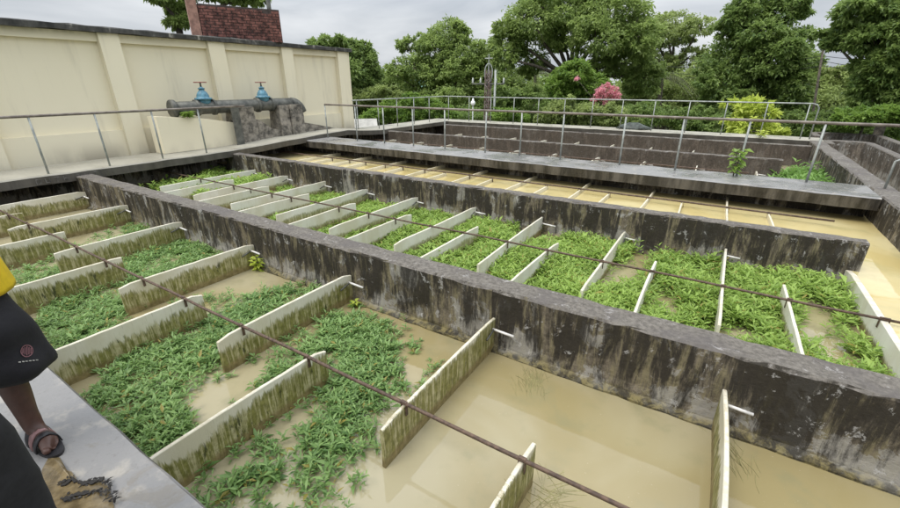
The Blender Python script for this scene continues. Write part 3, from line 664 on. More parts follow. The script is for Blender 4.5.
potless('seedling', 'young plant with drooping broad leaves on the wet middle walkway', atz(733, 176, 0) + np.array([0, -.05, .0]), 16, .55, .17, M['bush'], .1, .45, 2, .62)
potless('seedling', 'small bright seedling on the edge of the far walkway', (1.05, 16.76, 0), 10, .28, .16, M['lime'], .5, .3, 2)
potless('grass_tuft', 'hanging green tuft on the low cream wall under the water main', (-11.32, 5.75, .80), 26, .2, .16, M['bush'], .9, .3, 4, .18)
potless('wall_plant', 'tiny weed at the foot of the black wall near its footing', aty(355, 307, 2.86), 8, .12, .07, M['lime'], .5, .2, 2)
for px, py, a0, sp, nn_, lb in ((532, 388, 2.0, .16, 60, 'pale drowned grass strands in the water below the long white baffle'), (548, 498, 1.2, 1.6, 46, 'loose curl of drowned grass beside the tie pipe'), (700, 412, 2.4, .3, 30, 'drowned grass strands below the black wall'), (742, 470, 1.9, .25, 30, 'drowned grass strands under the board before the black wall')):
    c0 = atz(px, py, WATER_Z+.001); mb = MB()
    for k in range(nn_):
        a = random.gauss(a0, sp); L_ = random.uniform(.10, .26); s0 = c0 + np.array([random.gauss(0, .05), random.gauss(0, .08), 0]); cv = random.gauss(0, .25)
        mb.tube([s0 + np.array([math.cos(a+cv*u)*L_*u, math.sin(a+cv*u)*L_*u, .0015*math.sin(u*3.1)]) for u in (0, .33, .66, 1)], .0011, 3)
    tag(mb.build('drowned_grass', M['straw']), lb, 'grass', kind='stuff')
# people's reflection on the wet walkway, built as raised brown and black pieces
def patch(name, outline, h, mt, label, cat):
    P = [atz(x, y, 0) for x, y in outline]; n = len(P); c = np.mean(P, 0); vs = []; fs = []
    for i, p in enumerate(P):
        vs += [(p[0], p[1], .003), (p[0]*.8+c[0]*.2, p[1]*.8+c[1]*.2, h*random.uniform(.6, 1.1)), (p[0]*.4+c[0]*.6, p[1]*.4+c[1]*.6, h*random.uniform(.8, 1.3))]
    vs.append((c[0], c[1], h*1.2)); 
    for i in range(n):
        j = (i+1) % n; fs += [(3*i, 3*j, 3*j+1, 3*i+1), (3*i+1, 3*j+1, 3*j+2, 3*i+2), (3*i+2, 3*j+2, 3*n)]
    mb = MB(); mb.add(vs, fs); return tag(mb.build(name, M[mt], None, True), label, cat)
patch('reflection_patch', [(42, 470), (50, 456), (60, 458), (62, 468), (72, 472), (80, 484), (92, 480), (104, 480), (110, 490), (113, 500), (118, 530), (60, 560), (40, 520)], .014, 'slab_reflection', 'brown patch standing for a reflection on the wet walkway before the sandal', 'slab_reflection')
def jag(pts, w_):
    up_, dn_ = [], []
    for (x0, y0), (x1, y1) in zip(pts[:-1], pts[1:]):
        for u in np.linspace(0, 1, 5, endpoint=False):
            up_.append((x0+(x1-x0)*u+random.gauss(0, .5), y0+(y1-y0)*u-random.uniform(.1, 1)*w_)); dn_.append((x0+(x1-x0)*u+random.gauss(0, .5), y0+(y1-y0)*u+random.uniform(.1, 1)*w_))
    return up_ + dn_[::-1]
for pts, lb in (([(61, 486), (72, 480), (84, 484), (95, 482), (106, 478)], 'ragged black edge along the top of the painted reflection'), ([(107, 480), (111, 490), (115, 503)], 'ragged black edge down the side of the painted reflection'), ([(64, 500), (78, 495), (92, 492)], 'ragged black streak across the middle of the painted reflection')):
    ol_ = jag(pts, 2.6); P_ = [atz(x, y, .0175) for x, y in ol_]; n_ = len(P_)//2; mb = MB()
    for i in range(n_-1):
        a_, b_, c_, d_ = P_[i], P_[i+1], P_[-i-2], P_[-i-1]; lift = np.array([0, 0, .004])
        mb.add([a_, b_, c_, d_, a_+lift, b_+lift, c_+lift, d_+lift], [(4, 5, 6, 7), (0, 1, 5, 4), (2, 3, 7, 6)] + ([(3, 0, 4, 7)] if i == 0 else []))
    tag(mb.build('painted_reflection_edge', M['reflection_edge']), lb, 'reflection_edge', kind='stuff')
lp_, ld_ = [], []  # loose flecks that roughen the dark outline of the built reflection
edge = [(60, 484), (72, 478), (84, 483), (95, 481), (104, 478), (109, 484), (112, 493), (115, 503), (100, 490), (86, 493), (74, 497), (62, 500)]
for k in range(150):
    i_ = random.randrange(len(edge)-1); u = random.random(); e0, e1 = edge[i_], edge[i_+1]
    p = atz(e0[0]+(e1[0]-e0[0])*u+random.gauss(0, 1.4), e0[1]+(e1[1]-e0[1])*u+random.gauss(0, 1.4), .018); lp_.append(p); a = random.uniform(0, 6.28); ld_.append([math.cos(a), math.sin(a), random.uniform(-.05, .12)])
lo_ = leaves_mesh('painted_reflection_edge', lp_, np.array(ld_), np.tile([0, 0, 1.0], (len(lp_), 1))+rdir(len(lp_))*.3, RNG.uniform(.008, .026, len(lp_)), RNG.uniform(.006, .014, len(lp_)), RNG.uniform(0, 1, len(lp_)), M['reflection_edge'])
tag(lo_, 'black flecks along the edge of the painted reflection', 'reflection_edge', kind='stuff')

# ================================================================== TREES AND BACKGROUND
tree('broadleaf_tree', 'dark green tree behind the corner of the cream building', 27, [(348, 52, 20, 12), (366, 62, 14, 16), (342, 75, 24, 20), (362, 86, 20, 18), (350, 108, 28, 20), (320, 44, 14, 5), (342, 43, 12, 5)], 352, 1, 20000, M['treedark'], size=.26)
tree('broadleaf_tree', 'tall green tree with a rounded top between the pole and the cream building', 32, [(448, 36, 24, 18), (436, 52, 24, 16), (464, 56, 24, 20), (412, 66, 18, 12), (408, 46, 12, 7), (428, 78, 32, 18), (462, 86, 34, 24), (482, 64, 16, 22), (394, 74, 14, 8), (440, 108, 40, 18), (480, 110, 20, 16)], 450, 1, 34000, M['tree'], size=.28)
tree('broadleaf_tree', 'huge spreading tree with bare dark limbs under its crown', 30, [(532, 20, 34, 20), (575, 8, 40, 22), (618, 14, 34, 22), (560, 34, 36, 16), (600, 38, 34, 18), (638, 36, 26, 20), (512, 38, 22, 18), (505, 58, 16, 14), (530, 60, 20, 14), (628, 62, 30, 16), (645, 78, 22, 18), (600, 66, 22, 12), (545, 0, 30, 14), (600, -8, 40, 14)], 568, 1, 42000, M['tree'], size=.26, trunk_r=.26)
tree('broadleaf_tree', 'airy pale green tree between the two darkest crowns', 42, [(648, 30, 26, 9), (676, 20, 26, 7), (700, 26, 20, 8), (668, 38, 26, 8), (640, 50, 22, 14), (664, 66, 26, 14), (690, 56, 14, 9)], 668, 1, 13000, M['treelight'], size=.26)
tree('broadleaf_tree', 'dense dark tree behind the lime bush with a ragged high top', 29, [(752, 8, 24, 16), (782, 14, 20, 16), (735, 20, 18, 14), (760, 32, 28, 14), (796, 40, 16, 14), (735, 58, 34, 20), (775, 62, 34, 22), (722, 82, 26, 20), (760, 92, 36, 24), (795, 88, 20, 22), (740, 112, 34, 16), (782, 114, 28, 16)], 765, 1, 42000, M['treedark'], size=.25)
tree('broadleaf_tree', 'wide arching tree over the outer cross wall', 24, [(868, 10, 30, 16), (898, 16, 30, 20), (845, 36, 22, 12), (872, 38, 26, 14), (834, 42, 10, 8), (905, 52, 28, 22), (885, 70, 26, 18), (905, 95, 26, 22), (872, 92, 22, 14), (925, 30, 30, 30)], 900, 1, 32000, M['treedark'], size=.23)
tree('broadleaf_tree', 'olive green tree filling the gap right of the palm', 36, [(655, 92, 26, 18), (685, 88, 24, 20), (700, 105, 22, 16), (660, 112, 26, 14), (630, 98, 20, 14)], 668, 1, 18000, M['treelight'], size=.24)
tree('broadleaf_tree', 'tree with hanging branches rising behind the roof brick wall', 21, [(172, 4, 10, 7), (190, 8, 10, 9), (160, -4, 14, 7), (186, 22, 12, 6), (172, 24, 8, 3), (245, -2, 22, 5), (205, -16, 40, 12)], 190, 1, 8000, M['tree'], size=.22, trunk_r=.15)
tree('broadleaf_tree', 'dull green tree between the pole and the leaning post', 38, [(822, 78, 20, 14), (838, 84, 18, 16), (828, 104, 26, 16), (812, 62, 10, 8)], 826, 1, 9000, M['treelight'], size=.26)
tree('broadleaf_tree', 'mid green tree standing behind the red mast', 40, [(492, 52, 14, 14), (500, 76, 20, 16), (482, 88, 22, 16), (520, 92, 22, 16)], 498, 1, 12000, M['tree'], size=.28)
tree('broadleaf_tree', 'low green tree between the cream building and the pale house', 34, [(385, 84, 18, 10), (398, 94, 16, 10), (374, 92, 14, 10)], 388, 1, 8000, M['tree'], size=.26)
tree('understory_tree', 'glossy leafy tree with pale green shoots below the huge crown', 24.5, [(575, 72, 18, 12), (590, 84, 20, 12), (560, 88, 18, 14), (578, 104, 24, 14)], 577, 1, 9000, M['bush'], size=.24)
H_ = 'bushes along the far walkway'
tree('bush', 'bright hedge bush by the corner of the cream building', 22, [(392, 112, 18, 10), (372, 118, 14, 9), (410, 116, 18, 9)], 392, 1, 9000, M['bush'], 'bush', H_, .17, ground=-2.9, trunk_r=.05)
tree('bush', 'light green bush under the railed corner of the far walkway', 23, [(428, 108, 18, 9), (445, 115, 16, 9), (412, 100, 10, 8)], 432, 1, 8000, M['bush'], 'bush', H_, .17, trunk_r=.05)
tree('bush', 'yellowish bush with upright shoots before the dark tree', 25, [(378, 94, 14, 9), (396, 100, 14, 9), (362, 100, 10, 8)], 380, 1, 6000, M['treelight'], 'bush', H_, .18, trunk_r=.05)
tree('bush', 'small bright bush at the foot of the red mast', 21.5, [(505, 116, 14, 8), (520, 120, 12, 7)], 508, 1, 4500, M['bush'], 'bush', H_, .16, trunk_r=.05)
tree('bush', 'leafy yellow-green hedge bush under the pink blossoms', 21, [(560, 112, 18, 13), (585, 116, 22, 12), (612, 118, 18, 11), (545, 120, 12, 8)], 582, 1, 12000, M['treelight'], 'bush', H_, .18, trunk_r=.05)
tree('bush', 'lime yellow bush glowing behind the far railing', 19.6, [(748, 106, 20, 9), (738, 116, 14, 8), (760, 116, 14, 9), (750, 128, 24, 8), (772, 132, 14, 6)], 750, 1, 1500, M['lime'], 'bush', H_, .25, trunk_r=.05, twigs=20)
tree('bush', 'bright green shoots beneath the arching tree', 20, [(885, 112, 12, 5), (868, 117, 12, 6), (850, 116, 12, 6), (898, 116, 12, 7), (846, 122, 12, 6)], 872, 1, 5000, M['bush'], 'bush', H_, .2, trunk_r=.05)
tree('bush', 'dark undergrowth bush beside the red mast', 27, [(470, 118, 24, 10), (530, 106, 24, 16), (500, 98, 20, 12)], 505, 1, 10000, M['treedark'], 'bush', H_, .2, trunk_r=.05)
tree('bush', 'dark undergrowth bush beside the tarpaulin', 25, [(640, 116, 26, 10), (690, 120, 26, 10), (715, 124, 20, 9)], 670, 1, 10000, M['treedark'], 'bush', H_, .19, trunk_r=.05)
tree('bush', 'dark undergrowth bush below the leaning post', 26, [(812, 124, 22, 12), (842, 128, 22, 12), (880, 130, 26, 12)], 840, 1, 10000, M['treedark'], 'bush', H_, .19, trunk_r=.05)
tree('flowering_bush', 'bush with clusters of pink blossom behind the far railing', 22.5, [(605, 86, 4, 3), (612, 91, 6, 4), (600, 92, 5, 4), (610, 97, 6, 3), (597, 98, 5, 2), (618, 96, 3, 3), (603, 101, 3, 2), (577, 79, 2, 1), (594, 106, 2, 2), (588, 112, 2, 1)], 603, 1, 1700, M['pink'], 'bush', None, .11, trunk_r=.04)
# far woods: one mass closing the horizon
bls = []
for x in range(300, 960, 16):
    D = random.uniform(60, 80); s = px_m(x, 85, D); rx = random.uniform(14, 22); bls.append((atd(x, 86 + random.uniform(-5, 6), D), (rx/s, rx/s, random.uniform(10, 15)/s)))
for x in range(300, 960, 12):
    D = random.uniform(45, 58); s = px_m(x, 105, D); bls.append((atd(x, 108 + random.uniform(-6, 6), D), (20/s, 20/s, 14/s)))
for x in range(-200, 300, 30):
    D = random.uniform(70, 90); s = px_m(x, 85, D); bls.append((atd(x, 84, D), (40/s, 40/s, 18/s)))
Pn, dn, tn, _ = crown_points(bls, 60000, .3)
o = leaves_mesh('far_woods', Pn, rdir(60000)+dn*.5, rdir(60000)+np.array([0, 0, 1.0]), RNG.uniform(.5, 1.1, 60000), RNG.uniform(.3, .6, 60000), tn*.6+RNG.uniform(0, .4, 60000), M['tree'])
tag(o, 'hazy belt of far trees beyond the basins', 'woods', kind='stuff')
# palm
def palm(px, py, D, label, n=15, fl=2.6, hang=1.0):
    top = atd(px, py, D); root = empty('palm_tree', (top[0], top[1], GZ), label, 'palm tree')
    mb = MB(); mb.tube([(top[0]+.3, top[1], GZ), (top[0]+.15, top[1], (top[2]+GZ)/2), tuple(top)], [.2, .15, .12], 8); mb.build('trunk', M['bark'], root, True)
    for k in range(n):
        a = k*2.399; el = random.uniform(-.1, .95); P, Dv, L = [], [], []; spine = []
        for s in np.linspace(0, 1, 18):
            r_ = fl*s*math.cos(el*.8); z = fl*(s*math.sin(el) - hang*.75*s*s); p = top + np.array([math.cos(a)*r_, math.sin(a)*r_, z]); spine.append(p)
            for sg in (-1, 1):
                P.append(p); Dv.append([math.cos(a)*.6 - math.sin(a)*sg*.7, math.sin(a)*.6 + math.cos(a)*sg*.7, -.35]); L.append(.55*(1-.6*s)*min(1, s*5+.2))
        P = np.array(P); L = np.array(L)
        mb = MB(); mb.tube(spine, [.03-.0012*i for i in range(18)], 5); mb.build('frond_rib', M['palm'], root, True)
        fr = leaves_mesh('frond', P, np.array(Dv), np.tile([0, 0, 1.0], (len(P), 1)), L, np.full(len(P), .06), RNG.uniform(0, 1, len(P)), M['palm'], root); fr['kind'] = 'stuff'
palm(662, 78, 33, 'palm with drooping dry-green fronds left of the dense dark tree')
palm(535, 74, 40, 'palm with straw coloured fronds beneath the huge crown', 13, 2.6)

# red mast with insulators
D = 23.5; b0 = atd(487, 120, D); zt_ = atd(487, 54, D)[2]
mast = empty('utility_mast', (b0[0], b0[1], GZ), 'red and white lattice mast with crossarm and insulators', 'mast'); bx, by = b0[0], b0[1]
mb = MB()
for sx in (-.11, .11):
    for sy in (-.11, .11): mb.tube([(bx+sx, by+sy, GZ), (bx+sx, by+sy, atd(487, 70, D)[2])], .035, 5)
zz = GZ
while zz < atd(487, 74, D)[2]:
    for sy in (-.11, .11): mb.tube([(bx-.11, by+sy, zz), (bx+.11, by+sy, zz+.3)], .016, 4); mb.tube([(bx+.11, by+sy, zz), (bx-.11, by+sy, zz+.3)], .016, 4)
    zz += .3
mb.build('lattice', M['redmast'], mast)
za = atd(487, 84, D)[2]; zb = atd(487, 70, D)[2]
mb = MB(); mb.tube([(bx, by, zb-.2), (bx, by, zt_)], .03, 6); mb.tube([(bx-.22, by, zt_-.2), (bx+.22, by, zt_-.2)], .025, 6); mb.build('top_rod', M['galv'], mast)
mb = MB(); mb.tube([(bx-.85*RT[0], by-.85*RT[1], za), (bx+.85*RT[0], by+.85*RT[1], za)], .04, 6); mb.build('crossarm', M['steel'], mast)
for k in (-.8, -.4, .4, .8):
    mb = MB(); mb.lathe((bx+k*RT[0], by+k*RT[1], za+.04), [(.03, 0), (.06, .05), (.03, .1), (.06, .15), (.03, .2), (.02, .26)], 8); mb.build('insulator', M['ceramic'], mast, True)
mb = MB(); mb.tube([(bx+.2*RT[0]*math.cos(a), by+.2*RT[1]*math.cos(a), zb-.15+.45*math.sin(a)) for a in np.linspace(0, 6.283, 15)], .03, 6, False); mb.build('cable_loop', M['galv'], mast)
mb = MB(); mb.tube([(bx+.3, by+.2, GZ), (bx+.3, by+.2, zb)], .06, 8); mb.build('side_pole', M['galv'], mast, True)
# globe lamp by the far railing
P = atd(473, 102, 20.3); mb = MB(); lp = empty('globe_lamp', (P[0], P[1], GZ), 'white globe lamp on a thin post behind the far railing', 'lamp')
mb.tube([(P[0], P[1], GZ), (P[0], P[1], P[2]-.14)], .03, 8); mb.build('lamp_post', M['galv'], lp, True)
mb = MB(); mb.lathe((P[0], P[1], P[2]-.15), [(.04, 0), (.08, .03), (.11, .10), (.09, .17), (.05, .21), (.03, .30), (.01, .32)], 14); mb.build('globe', M['lampwhite'], lp, True)
# leaning post with wires
A_ = atd(813, 112, 27); B_ = atd(823, 50, 27); mb = MB(); dirv = (B_-A_)/np.linalg.norm(B_-A_); base = A_ - dirv*(A_[2]-GZ)/dirv[2]
mb.tube([base, B_], [.06, .045], 8); tag(mb.build('leaning_pole', M['bark'], None, True), 'dark leaning utility pole before the gap in the trees', 'pole')
for k, (py0, py1) in enumerate(((60, 62), (72, 78), (66, 70))):
    a = atd(823, 56+k*5, 27); e = atd(980, py1-6, 30); s_ = atd(660, py0+6, 34)
    pts = [s_ + (a-s_)*t + np.array([0, 0, -.5*t*(1-t)*4*.5]) for t in np.linspace(0, 1, 9)] + [a + (e-a)*t + np.array([0, 0, -.2*t*(1-t)*4]) for t in np.linspace(.1, 1, 6)]
    mb = MB(); mb.tube(pts, .012, 5); tag(mb.build('overhead_wire', M['cable']), ('highest', 'lowest', 'middle')[k] + ' of the thin overhead wires slung from the leaning pole', 'wire', 'overhead wires')
# small far buildings
def house(px0, px1, pt, pb, D, wallm, roofm, label, depth=5):
    a = atd(px0, pb, D); e = atd(px1, pb, D); zt = atd((px0+px1)/2, pt, D)[2]; zw = zt-.9; c = (a+e)/2; hw = np.linalg.norm((e-a)[:2])/2
    u = (e-a)[:2]/(2*hw); v = np.array([-u[1], u[0]]); root = empty('house', (c[0], c[1], GZ), label, 'house')
    def pt_(s, d, z): q_ = c[:2]+u*s+v*d; return (q_[0], q_[1], z)
    mb = MB(); mb.add([pt_(s, d, z) for z in (GZ, zw) for s, d in ((-hw, 0), (hw, 0), (hw, depth), (-hw, depth))], [(0, 3, 2, 1), (4, 5, 6, 7), (0, 1, 5, 4), (1, 2, 6, 5), (2, 3, 7, 6), (3, 0, 4, 7)]); mb.build('wall', M[wallm], root)
    mb = MB(); o_ = .3
    mb.add([pt_(-hw-o_, -o_, zw), pt_(hw+o_, -o_, zw), pt_(hw+o_, depth+o_, zw), pt_(-hw-o_, depth+o_, zw), pt_(-hw-o_, depth/2, zt), pt_(hw+o_, depth/2, zt)], [(0, 1, 5, 4), (3, 2, 5, 4), (0, 3, 4), (1, 2, 5), (0, 1, 2, 3)]); mb.build('roof', M[roofm], root)
    for s in (-.5, .5):
        mb = MB(); mb.add([pt_(s*hw+k, -.03, z) for k, z in ((-.4, zw-1.7), (.4, zw-1.7), (.4, zw-.6), (-.4, zw-.6))], [(0, 1, 2, 3)]); mb.build('window', M['steel'], root)
house(404, 424, 79, 100, 45, 'roofpale', 'roofgreen', 'pale house with a green roof seen between the trees')
house(798, 832, 68, 90, 52, 'pinkwall', 'pinkwall', 'pinkish house seen through the gap behind the leaning pole')
house(350, 372, 121, 135, 19.5, 'roofpale', 'roofpale', 'low pale roofed shed at the corner of the cream building', 2.5)
# tarpaulin heap on the far walkway side
c0 = atd(640, 124, 18.9); mb = MB(); rings = []
for k in range(7):
    z = .005 + .22*k/6; s = math.cos(k/6*1.35); rings.append([(c0[0]+.62*s*math.cos(a)*(1+.12*math.sin(3*a+k)), 17.28+.26*s*math.sin(a)*(1+.1*math.cos(4*a)), z+.02*math.sin(5*a)) for a in np.linspace(0, 6.283, 14, endpoint=False)])
mb.loft(rings); tag(mb.build('tarpaulin', M['tarp'], None, True), 'dark crumpled tarpaulin heap on the far walkway', 'tarpaulin')

# ================================================================== PEOPLE
def skin_body(name, joints, edges, parent, material):
    """joints: {key: (pos, radius)}; one continuous surface grown along the skeleton"""
    keys = list(joints); me = bpy.data.meshes.new(name); me.from_pydata([joints[k][0] for k in keys], [(keys.index(a), keys.index(b)) for a, b in edges], [])
    o = bpy.data.objects.new(name, me); COL.objects.link(o)
    md = o.modifiers.new('skin', 'SKIN'); md.use_smooth_shade = True
    sv = me.skin_vertices[0].data if me.skin_vertices else None
    if sv is None:
        bpy.context.view_layer.objects.active = o; o.select_set(True); bpy.ops.mesh.customdata_skin_add(); sv = me.skin_vertices[0].data
    for i, k in enumerate(keys):
        r = joints[k][1]; sv[i].radius = (r, r) if not isinstance(r, tuple) else r; sv[i].use_root = (k == 'pelvis')
    o.modifiers.new('sub', 'SUBSURF').levels = 2; o.modifiers['sub'].render_levels = 2
    dg = bpy.context.evaluated_depsgraph_get(); m2 = bpy.data.meshes.new_from_object(o.evaluated_get(dg)); m2.name = name
    o.modifiers.clear(); o.data = m2; m2.materials.clear(); m2.materials.append(material); m2.shade_smooth()
    o.parent = parent; o.matrix_parent_inverse = parent_inv(parent); return o
def ell(c, rx, ry, n=20, rot=0.0, z=None):
    return [(c[0]+rx*math.cos(a)*math.cos(rot)-ry*math.sin(a)*math.sin(rot), c[1]+rx*math.cos(a)*math.sin(rot)+ry*math.sin(a)*math.cos(rot), c[2]+ (.0 if z is None else z*math.cos(a))) for a in np.linspace(0, 2*math.pi, n, endpoint=False)]
def person(name, label, o, face, legs, top_mat, low_mat, low_z, shirt_z, arm_l, long_trousers=False, widen=1.0):
    """o = point between the feet; face = heading in radians; local frame: f forward, s to the person's left"""
    root = empty(name, (o[0], o[1], 0), label, 'person')
    f = np.array([math.cos(face), math.sin(face), 0]); s = np.array([-f[1], f[0], 0]); O = np.array([o[0], o[1], 0.0])
    W = lambda a, b_, c: tuple(O + f*a + s*b_ + np.array([0, 0, c]))
    (al, bl_), (ar, br) = legs
    J = {'pelvis': (W(0, 0, .86), .10), 'waist': (W(0, 0, 1.0), .105), 'chest': (W(.01, 0, 1.2), .125), 'neckb': (W(0, 0, 1.36), .06), 'neck': (W(.02, 0, 1.42), .048), 'head1': (W(.03, 0, 1.50), .075), 'head2': (W(.035, 0, 1.58), .08), 'head3': (W(.03, 0, 1.65), .055)}
    E = [('pelvis', 'waist'), ('waist', 'chest'), ('chest', 'neckb'), ('neckb', 'neck'), ('neck', 'head1'), ('head1', 'head2'), ('head2', 'head3')]
    for sd, a, b_ in (('l', al, bl_), ('r', ar, br)):
        sg = 1 if sd == 'l' else -1
        J.update({'hip'+sd: (W(0, .085*sg, .82), .085), 'knee'+sd: (W(a*.5+.05, b_*.9, .46), .056), 'calf'+sd: (W(a*.8, b_, .30), .055), 'ank'+sd: (W(a-.02, b_, .085), .035), 'heel'+sd: (W(a-.045, b_, .042), .03), 'ball'+sd: (W(a+.10, b_+.005*sg, .040), .038)})
        E += [('pelvis', 'hip'+sd), ('hip'+sd, 'knee'+sd), ('knee'+sd, 'calf'+sd), ('calf'+sd, 'ank'+sd), ('ank'+sd, 'heel'+sd), ('ank'+sd, 'ball'+sd)]
        for k in range(5):
            J['toe%d%s' % (k, sd)] = (W(a+.155-.012*k, b_+sg*(-.032+.017*k), .026), .0125-.001*k); E.append(('ball'+sd, 'toe%d%s' % (k, sd)))
        el, wr, hd = arm_l[sd]
        J.update({'sh'+sd: (W(0, .16*sg, 1.33), .055), 'el'+sd: (W(*el), .04), 'wr'+sd: (W(*wr), .028), 'palm'+sd: (W(*hd), .033)})
        E += [('chest', 'sh'+sd), ('sh'+sd, 'el'+sd), ('el'+sd, 'wr'+sd), ('wr'+sd, 'palm'+sd)]
        hv = np.array(hd)-np.array(wr); hv /= np.linalg.norm(hv); pv = np.cross(hv, [0, 1, 0]); pv /= max(np.linalg.norm(pv), 1e-6)
        for k in range(5):
            off = pv*(-.03+.02*k); ln = (.055, .075, .08, .075, .06)[k]; curl = np.array([.02, -.02*sg, 0])
            p1 = np.array(hd)+off+hv*(.03 if k else -.005)+ (pv*-.02 if k == 0 else 0); p2 = p1+hv*ln*.5; p3 = p2+hv*ln*.35+curl
            J['f%da%s' % (k, sd)] = (W(*p1), .010); J['f%db%s' % (k, sd)] = (W(*p2), .009); J['f%dc%s' % (k, sd)] = (W(*p3), .0075)
            E += [('palm'+sd, 'f%da%s' % (k, sd)), ('f%da%s' % (k, sd), 'f%db%s' % (k, sd)), ('f%db%s' % (k, sd), 'f%dc%s' % (k, sd))]
    skin_body('body', J, E, root, M['skin'])
    # face and hair
    mb = MB(); mb.loft([ell(W(.105+d, 0, z), r_*.8, r_, 8, face) for d, z, r_ in ((.0, 1.60, .006), (.014, 1.565, .012), (.02, 1.55, .014), (0, 1.54, .012))]); mb.build('nose', M['skin'], root, True)
    for sg in (-1, 1):
        mb = MB(); mb.lathe(W(.098, .033*sg, 1.578), [(.002, 0), (.012, .005), (.013, .012), (.002, .02)], 8); mb.build('eye', M['eye'], root, True)
        mb = MB(); mb.loft([ell(W(.02, (.078+.012*k)*sg, 1.565), .028-.008*k, .008, 8, face, None) for k in range(2)]); mb.build('ear', M['skin'], root, True)
    mb = MB(); mb.loft([ell(W(.075, 0, 1.505), .02, .03, 10, face), ell(W(.098, 0, 1.508), .008, .024, 10, face)]); mb.build('mouth', M['skin'], root, True)
    mb = MB(); mb.loft([ell(W(.01-.02*(k == 0), 0, z), rx, ry, 18, face, -.0) for k, (z, rx, ry) in enumerate(((1.56, .085, .09), (1.62, .105, .095), (1.68, .085, .078), (1.72, .04, .04)))]); mb.build('hair', M['hair'], root, True)
    # shirt with sleeves
    mb = MB()
    prof = [(shirt_z, .205, .25), (shirt_z+.02, .207, .252), (1.0, .185, .225), (1.15, .13, .19), (1.28, .118, .20), (1.355, .085, .15), (1.395, .06, .075)]
    mb.loft([ell(W(.005, 0, z), rx*(1+.02*math.sin(z*40)), ry, 24, face) for z, rx, ry in prof])
    for sd, sg in (('l', 1), ('r', -1)):
        e_ = np.array(arm_l[sd][0]); s0 = np.array((0, .14*sg, 1.325)); mb.tube([W(*s0), W(*(s0*.45+e_*.55)), W(*(s0*.2+e_*.8))], [.085, .078, .082], 14)
    mb.build('shirt', M[top_mat], root, True)
    # shorts or trousers
    mb = MB(); mb.loft([ell(W(0, 0, z), rx, ry, 24, face) for z, rx, ry in ((.70, .13, .17), (.80, .145, .185), (.90, .135, .175), (.98, .125, .165))])
    for sg, a, b_ in ((1, al, bl_), (-1, ar, br)):
        zs = np.linspace(.86, low_z, 13); rg = []
        for i, z in enumerate(zs):
            t_ = (.86-z)/(.86-.085); fx = a*min(1, t_*.75) + .05*math.sin(min(1, t_*1.6)*math.pi)*(1 if t_ < .9 else 0); k = i/12
            rr = (.125 + (.035*k if not long_trousers else -.02*k))*widen
            rg.append(ell(W(fx + .01*math.sin(z*31), b_*min(1, .55+t_*.8), z + (0.012 if i == 12 else 0)), rr*1.02, rr, 40, face, .0))
        mb.loft(rg)
    lw = mb.build('trousers' if long_trousers else 'shorts', M[low_mat], root, True)
    for v in lw.data.vertices:                                                  # hanging folds, deeper towards the hem
        a_ = math.atan2(v.co.y-o[1], v.co.x-o[0]); k_ = min(1, max(0, (.9-v.co.z)/.4))
        v.co += v.normal*(.007*k_*math.sin(a_*9+v.co.z*6) + .006*math.sin(v.co.z*28+a_*3)*k_)
    # sandals
    for sg, a, b_ in ((1, al, bl_), (-1, ar, br)):
        mb = MB(); ol = [(.052+.138*math.cos(t_), (.043+.007*math.cos(t_))*math.sin(t_)*(1 if abs(math.sin(t_)) < .98 else 1)) for t_ in np.linspace(0, 6.2832, 28, endpoint=False)]
        mb.loft([[W(a+x, b_+y*sg, z) for x, y in ol] for z in (.002, .016)]); sn = mb.build('sandal', M['sandal'], root)
        for x0, x1, mm, h in ((-.01, .022, 'sandal', .092), (.03, .062, 'sandalpink', .088), (.072, .098, 'sandal', .078)):
            rings_ = []
            for x in (x0, x1): rings_.append([W(a+x, b_+.05*math.cos(t_)*sg, .012 + h*math.sin(t_)*(1-(x-x0)*1.5)) for t_ in np.linspace(0, math.pi, 9)] + [W(a+x, b_+.045*math.cos(t_)*sg, .010 + (h-.006)*math.sin(t_)*(1-(x-x0)*1.5)) for t_ in np.linspace(math.pi, 0, 9)])
            mb = MB(); mb.loft(rings_); mb.build('strap', M[mm], sn, True)
    return root, W, lw
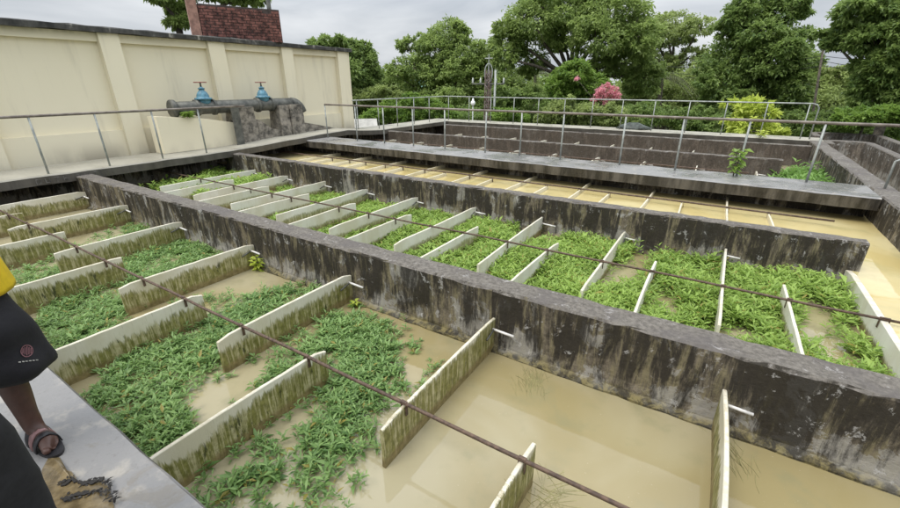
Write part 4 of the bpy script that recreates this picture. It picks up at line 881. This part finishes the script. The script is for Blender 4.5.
arms = {'l': ((.0, .25, 1.10), (.20, .20, 1.22), (.27, .17, 1.26)), 'r': ((.0, -.24, 1.06), (.06, -.26, .82), (.08, -.26, .74))}
pr_, W1, sh1 = person('person', 'person in a yellow shirt, black shorts and sandals on the wet walkway', (-2.52, .135), R(4), ((.05, .10), (-.18, -.10)), 'shirt', 'short', .40, .79, arms, False, 1.07)
# round emblem printed on the shorts
from mathutils.bvhtree import BVHTree
_bv = BVHTree.FromPolygons([v.co for v in sh1.data.vertices], [tuple(p.vertices) for p in sh1.data.polygons])
def on_shorts(x, y):
    h = _bv.ray_cast(Vector(CAM), Vector(ray(x, y))); return h[0] + h[1]*(.004 if h[1].dot(Vector(ray(x, y))) < 0 else -.004) if h[0] else None
mb = MB()
def ring(cx, cy, r0, r1, n=20, a0=0, a1=6.2832):
    A_ = [on_shorts(cx+r0*math.cos(a), cy+r0*math.sin(a)) for a in np.linspace(a0, a1, n)]; B2 = [on_shorts(cx+r1*math.cos(a), cy+r1*math.sin(a)) for a in np.linspace(a0, a1, n)]
    if None in A_ or None in B2: return
    mb.add(A_+B2, [(i, i+1, n+i+1, n+i) for i in range(n-1)])
def bar(x0, x1, y0, y1):
    c_ = [on_shorts(x, y) for x, y in ((x0, y0), (x1, y0), (x1, y1), (x0, y1))]
    if None not in c_: mb.add(c_, [(0, 1, 2, 3)])
ring(26, 351, 5.4, 6.4)
for k_ in range(-2, 3): bar(26+k_*2.0-.55, 26+k_*2.0+.55, 351-4.6+abs(k_)*.9, 351+4.6-abs(k_)*.9)
if mb.v: mb.build('emblem', M['emblem'], sh1)
mb = MB()
for k_ in range(6): bar(18+k_*3.4, 20.4+k_*3.4, 361.6-k_*.35, 362.6-k_*.35)
if mb.v: mb.build('printed_line', M['whiteprint'], sh1)
arms2 = {'l': ((-.04, .20, 1.08), (.13, .06, 1.10), (.19, .02, 1.12)), 'r': ((.0, -.24, 1.06), (.06, -.26, .82), (.08, -.26, .74))}
person('person', 'person in black trousers standing close by on the wet walkway', (-1.745, -.115), R(10), ((.05, .12), (-.05, -.12)), 'trouser', 'trouser', .10, .80, arms2, True, 1.08)
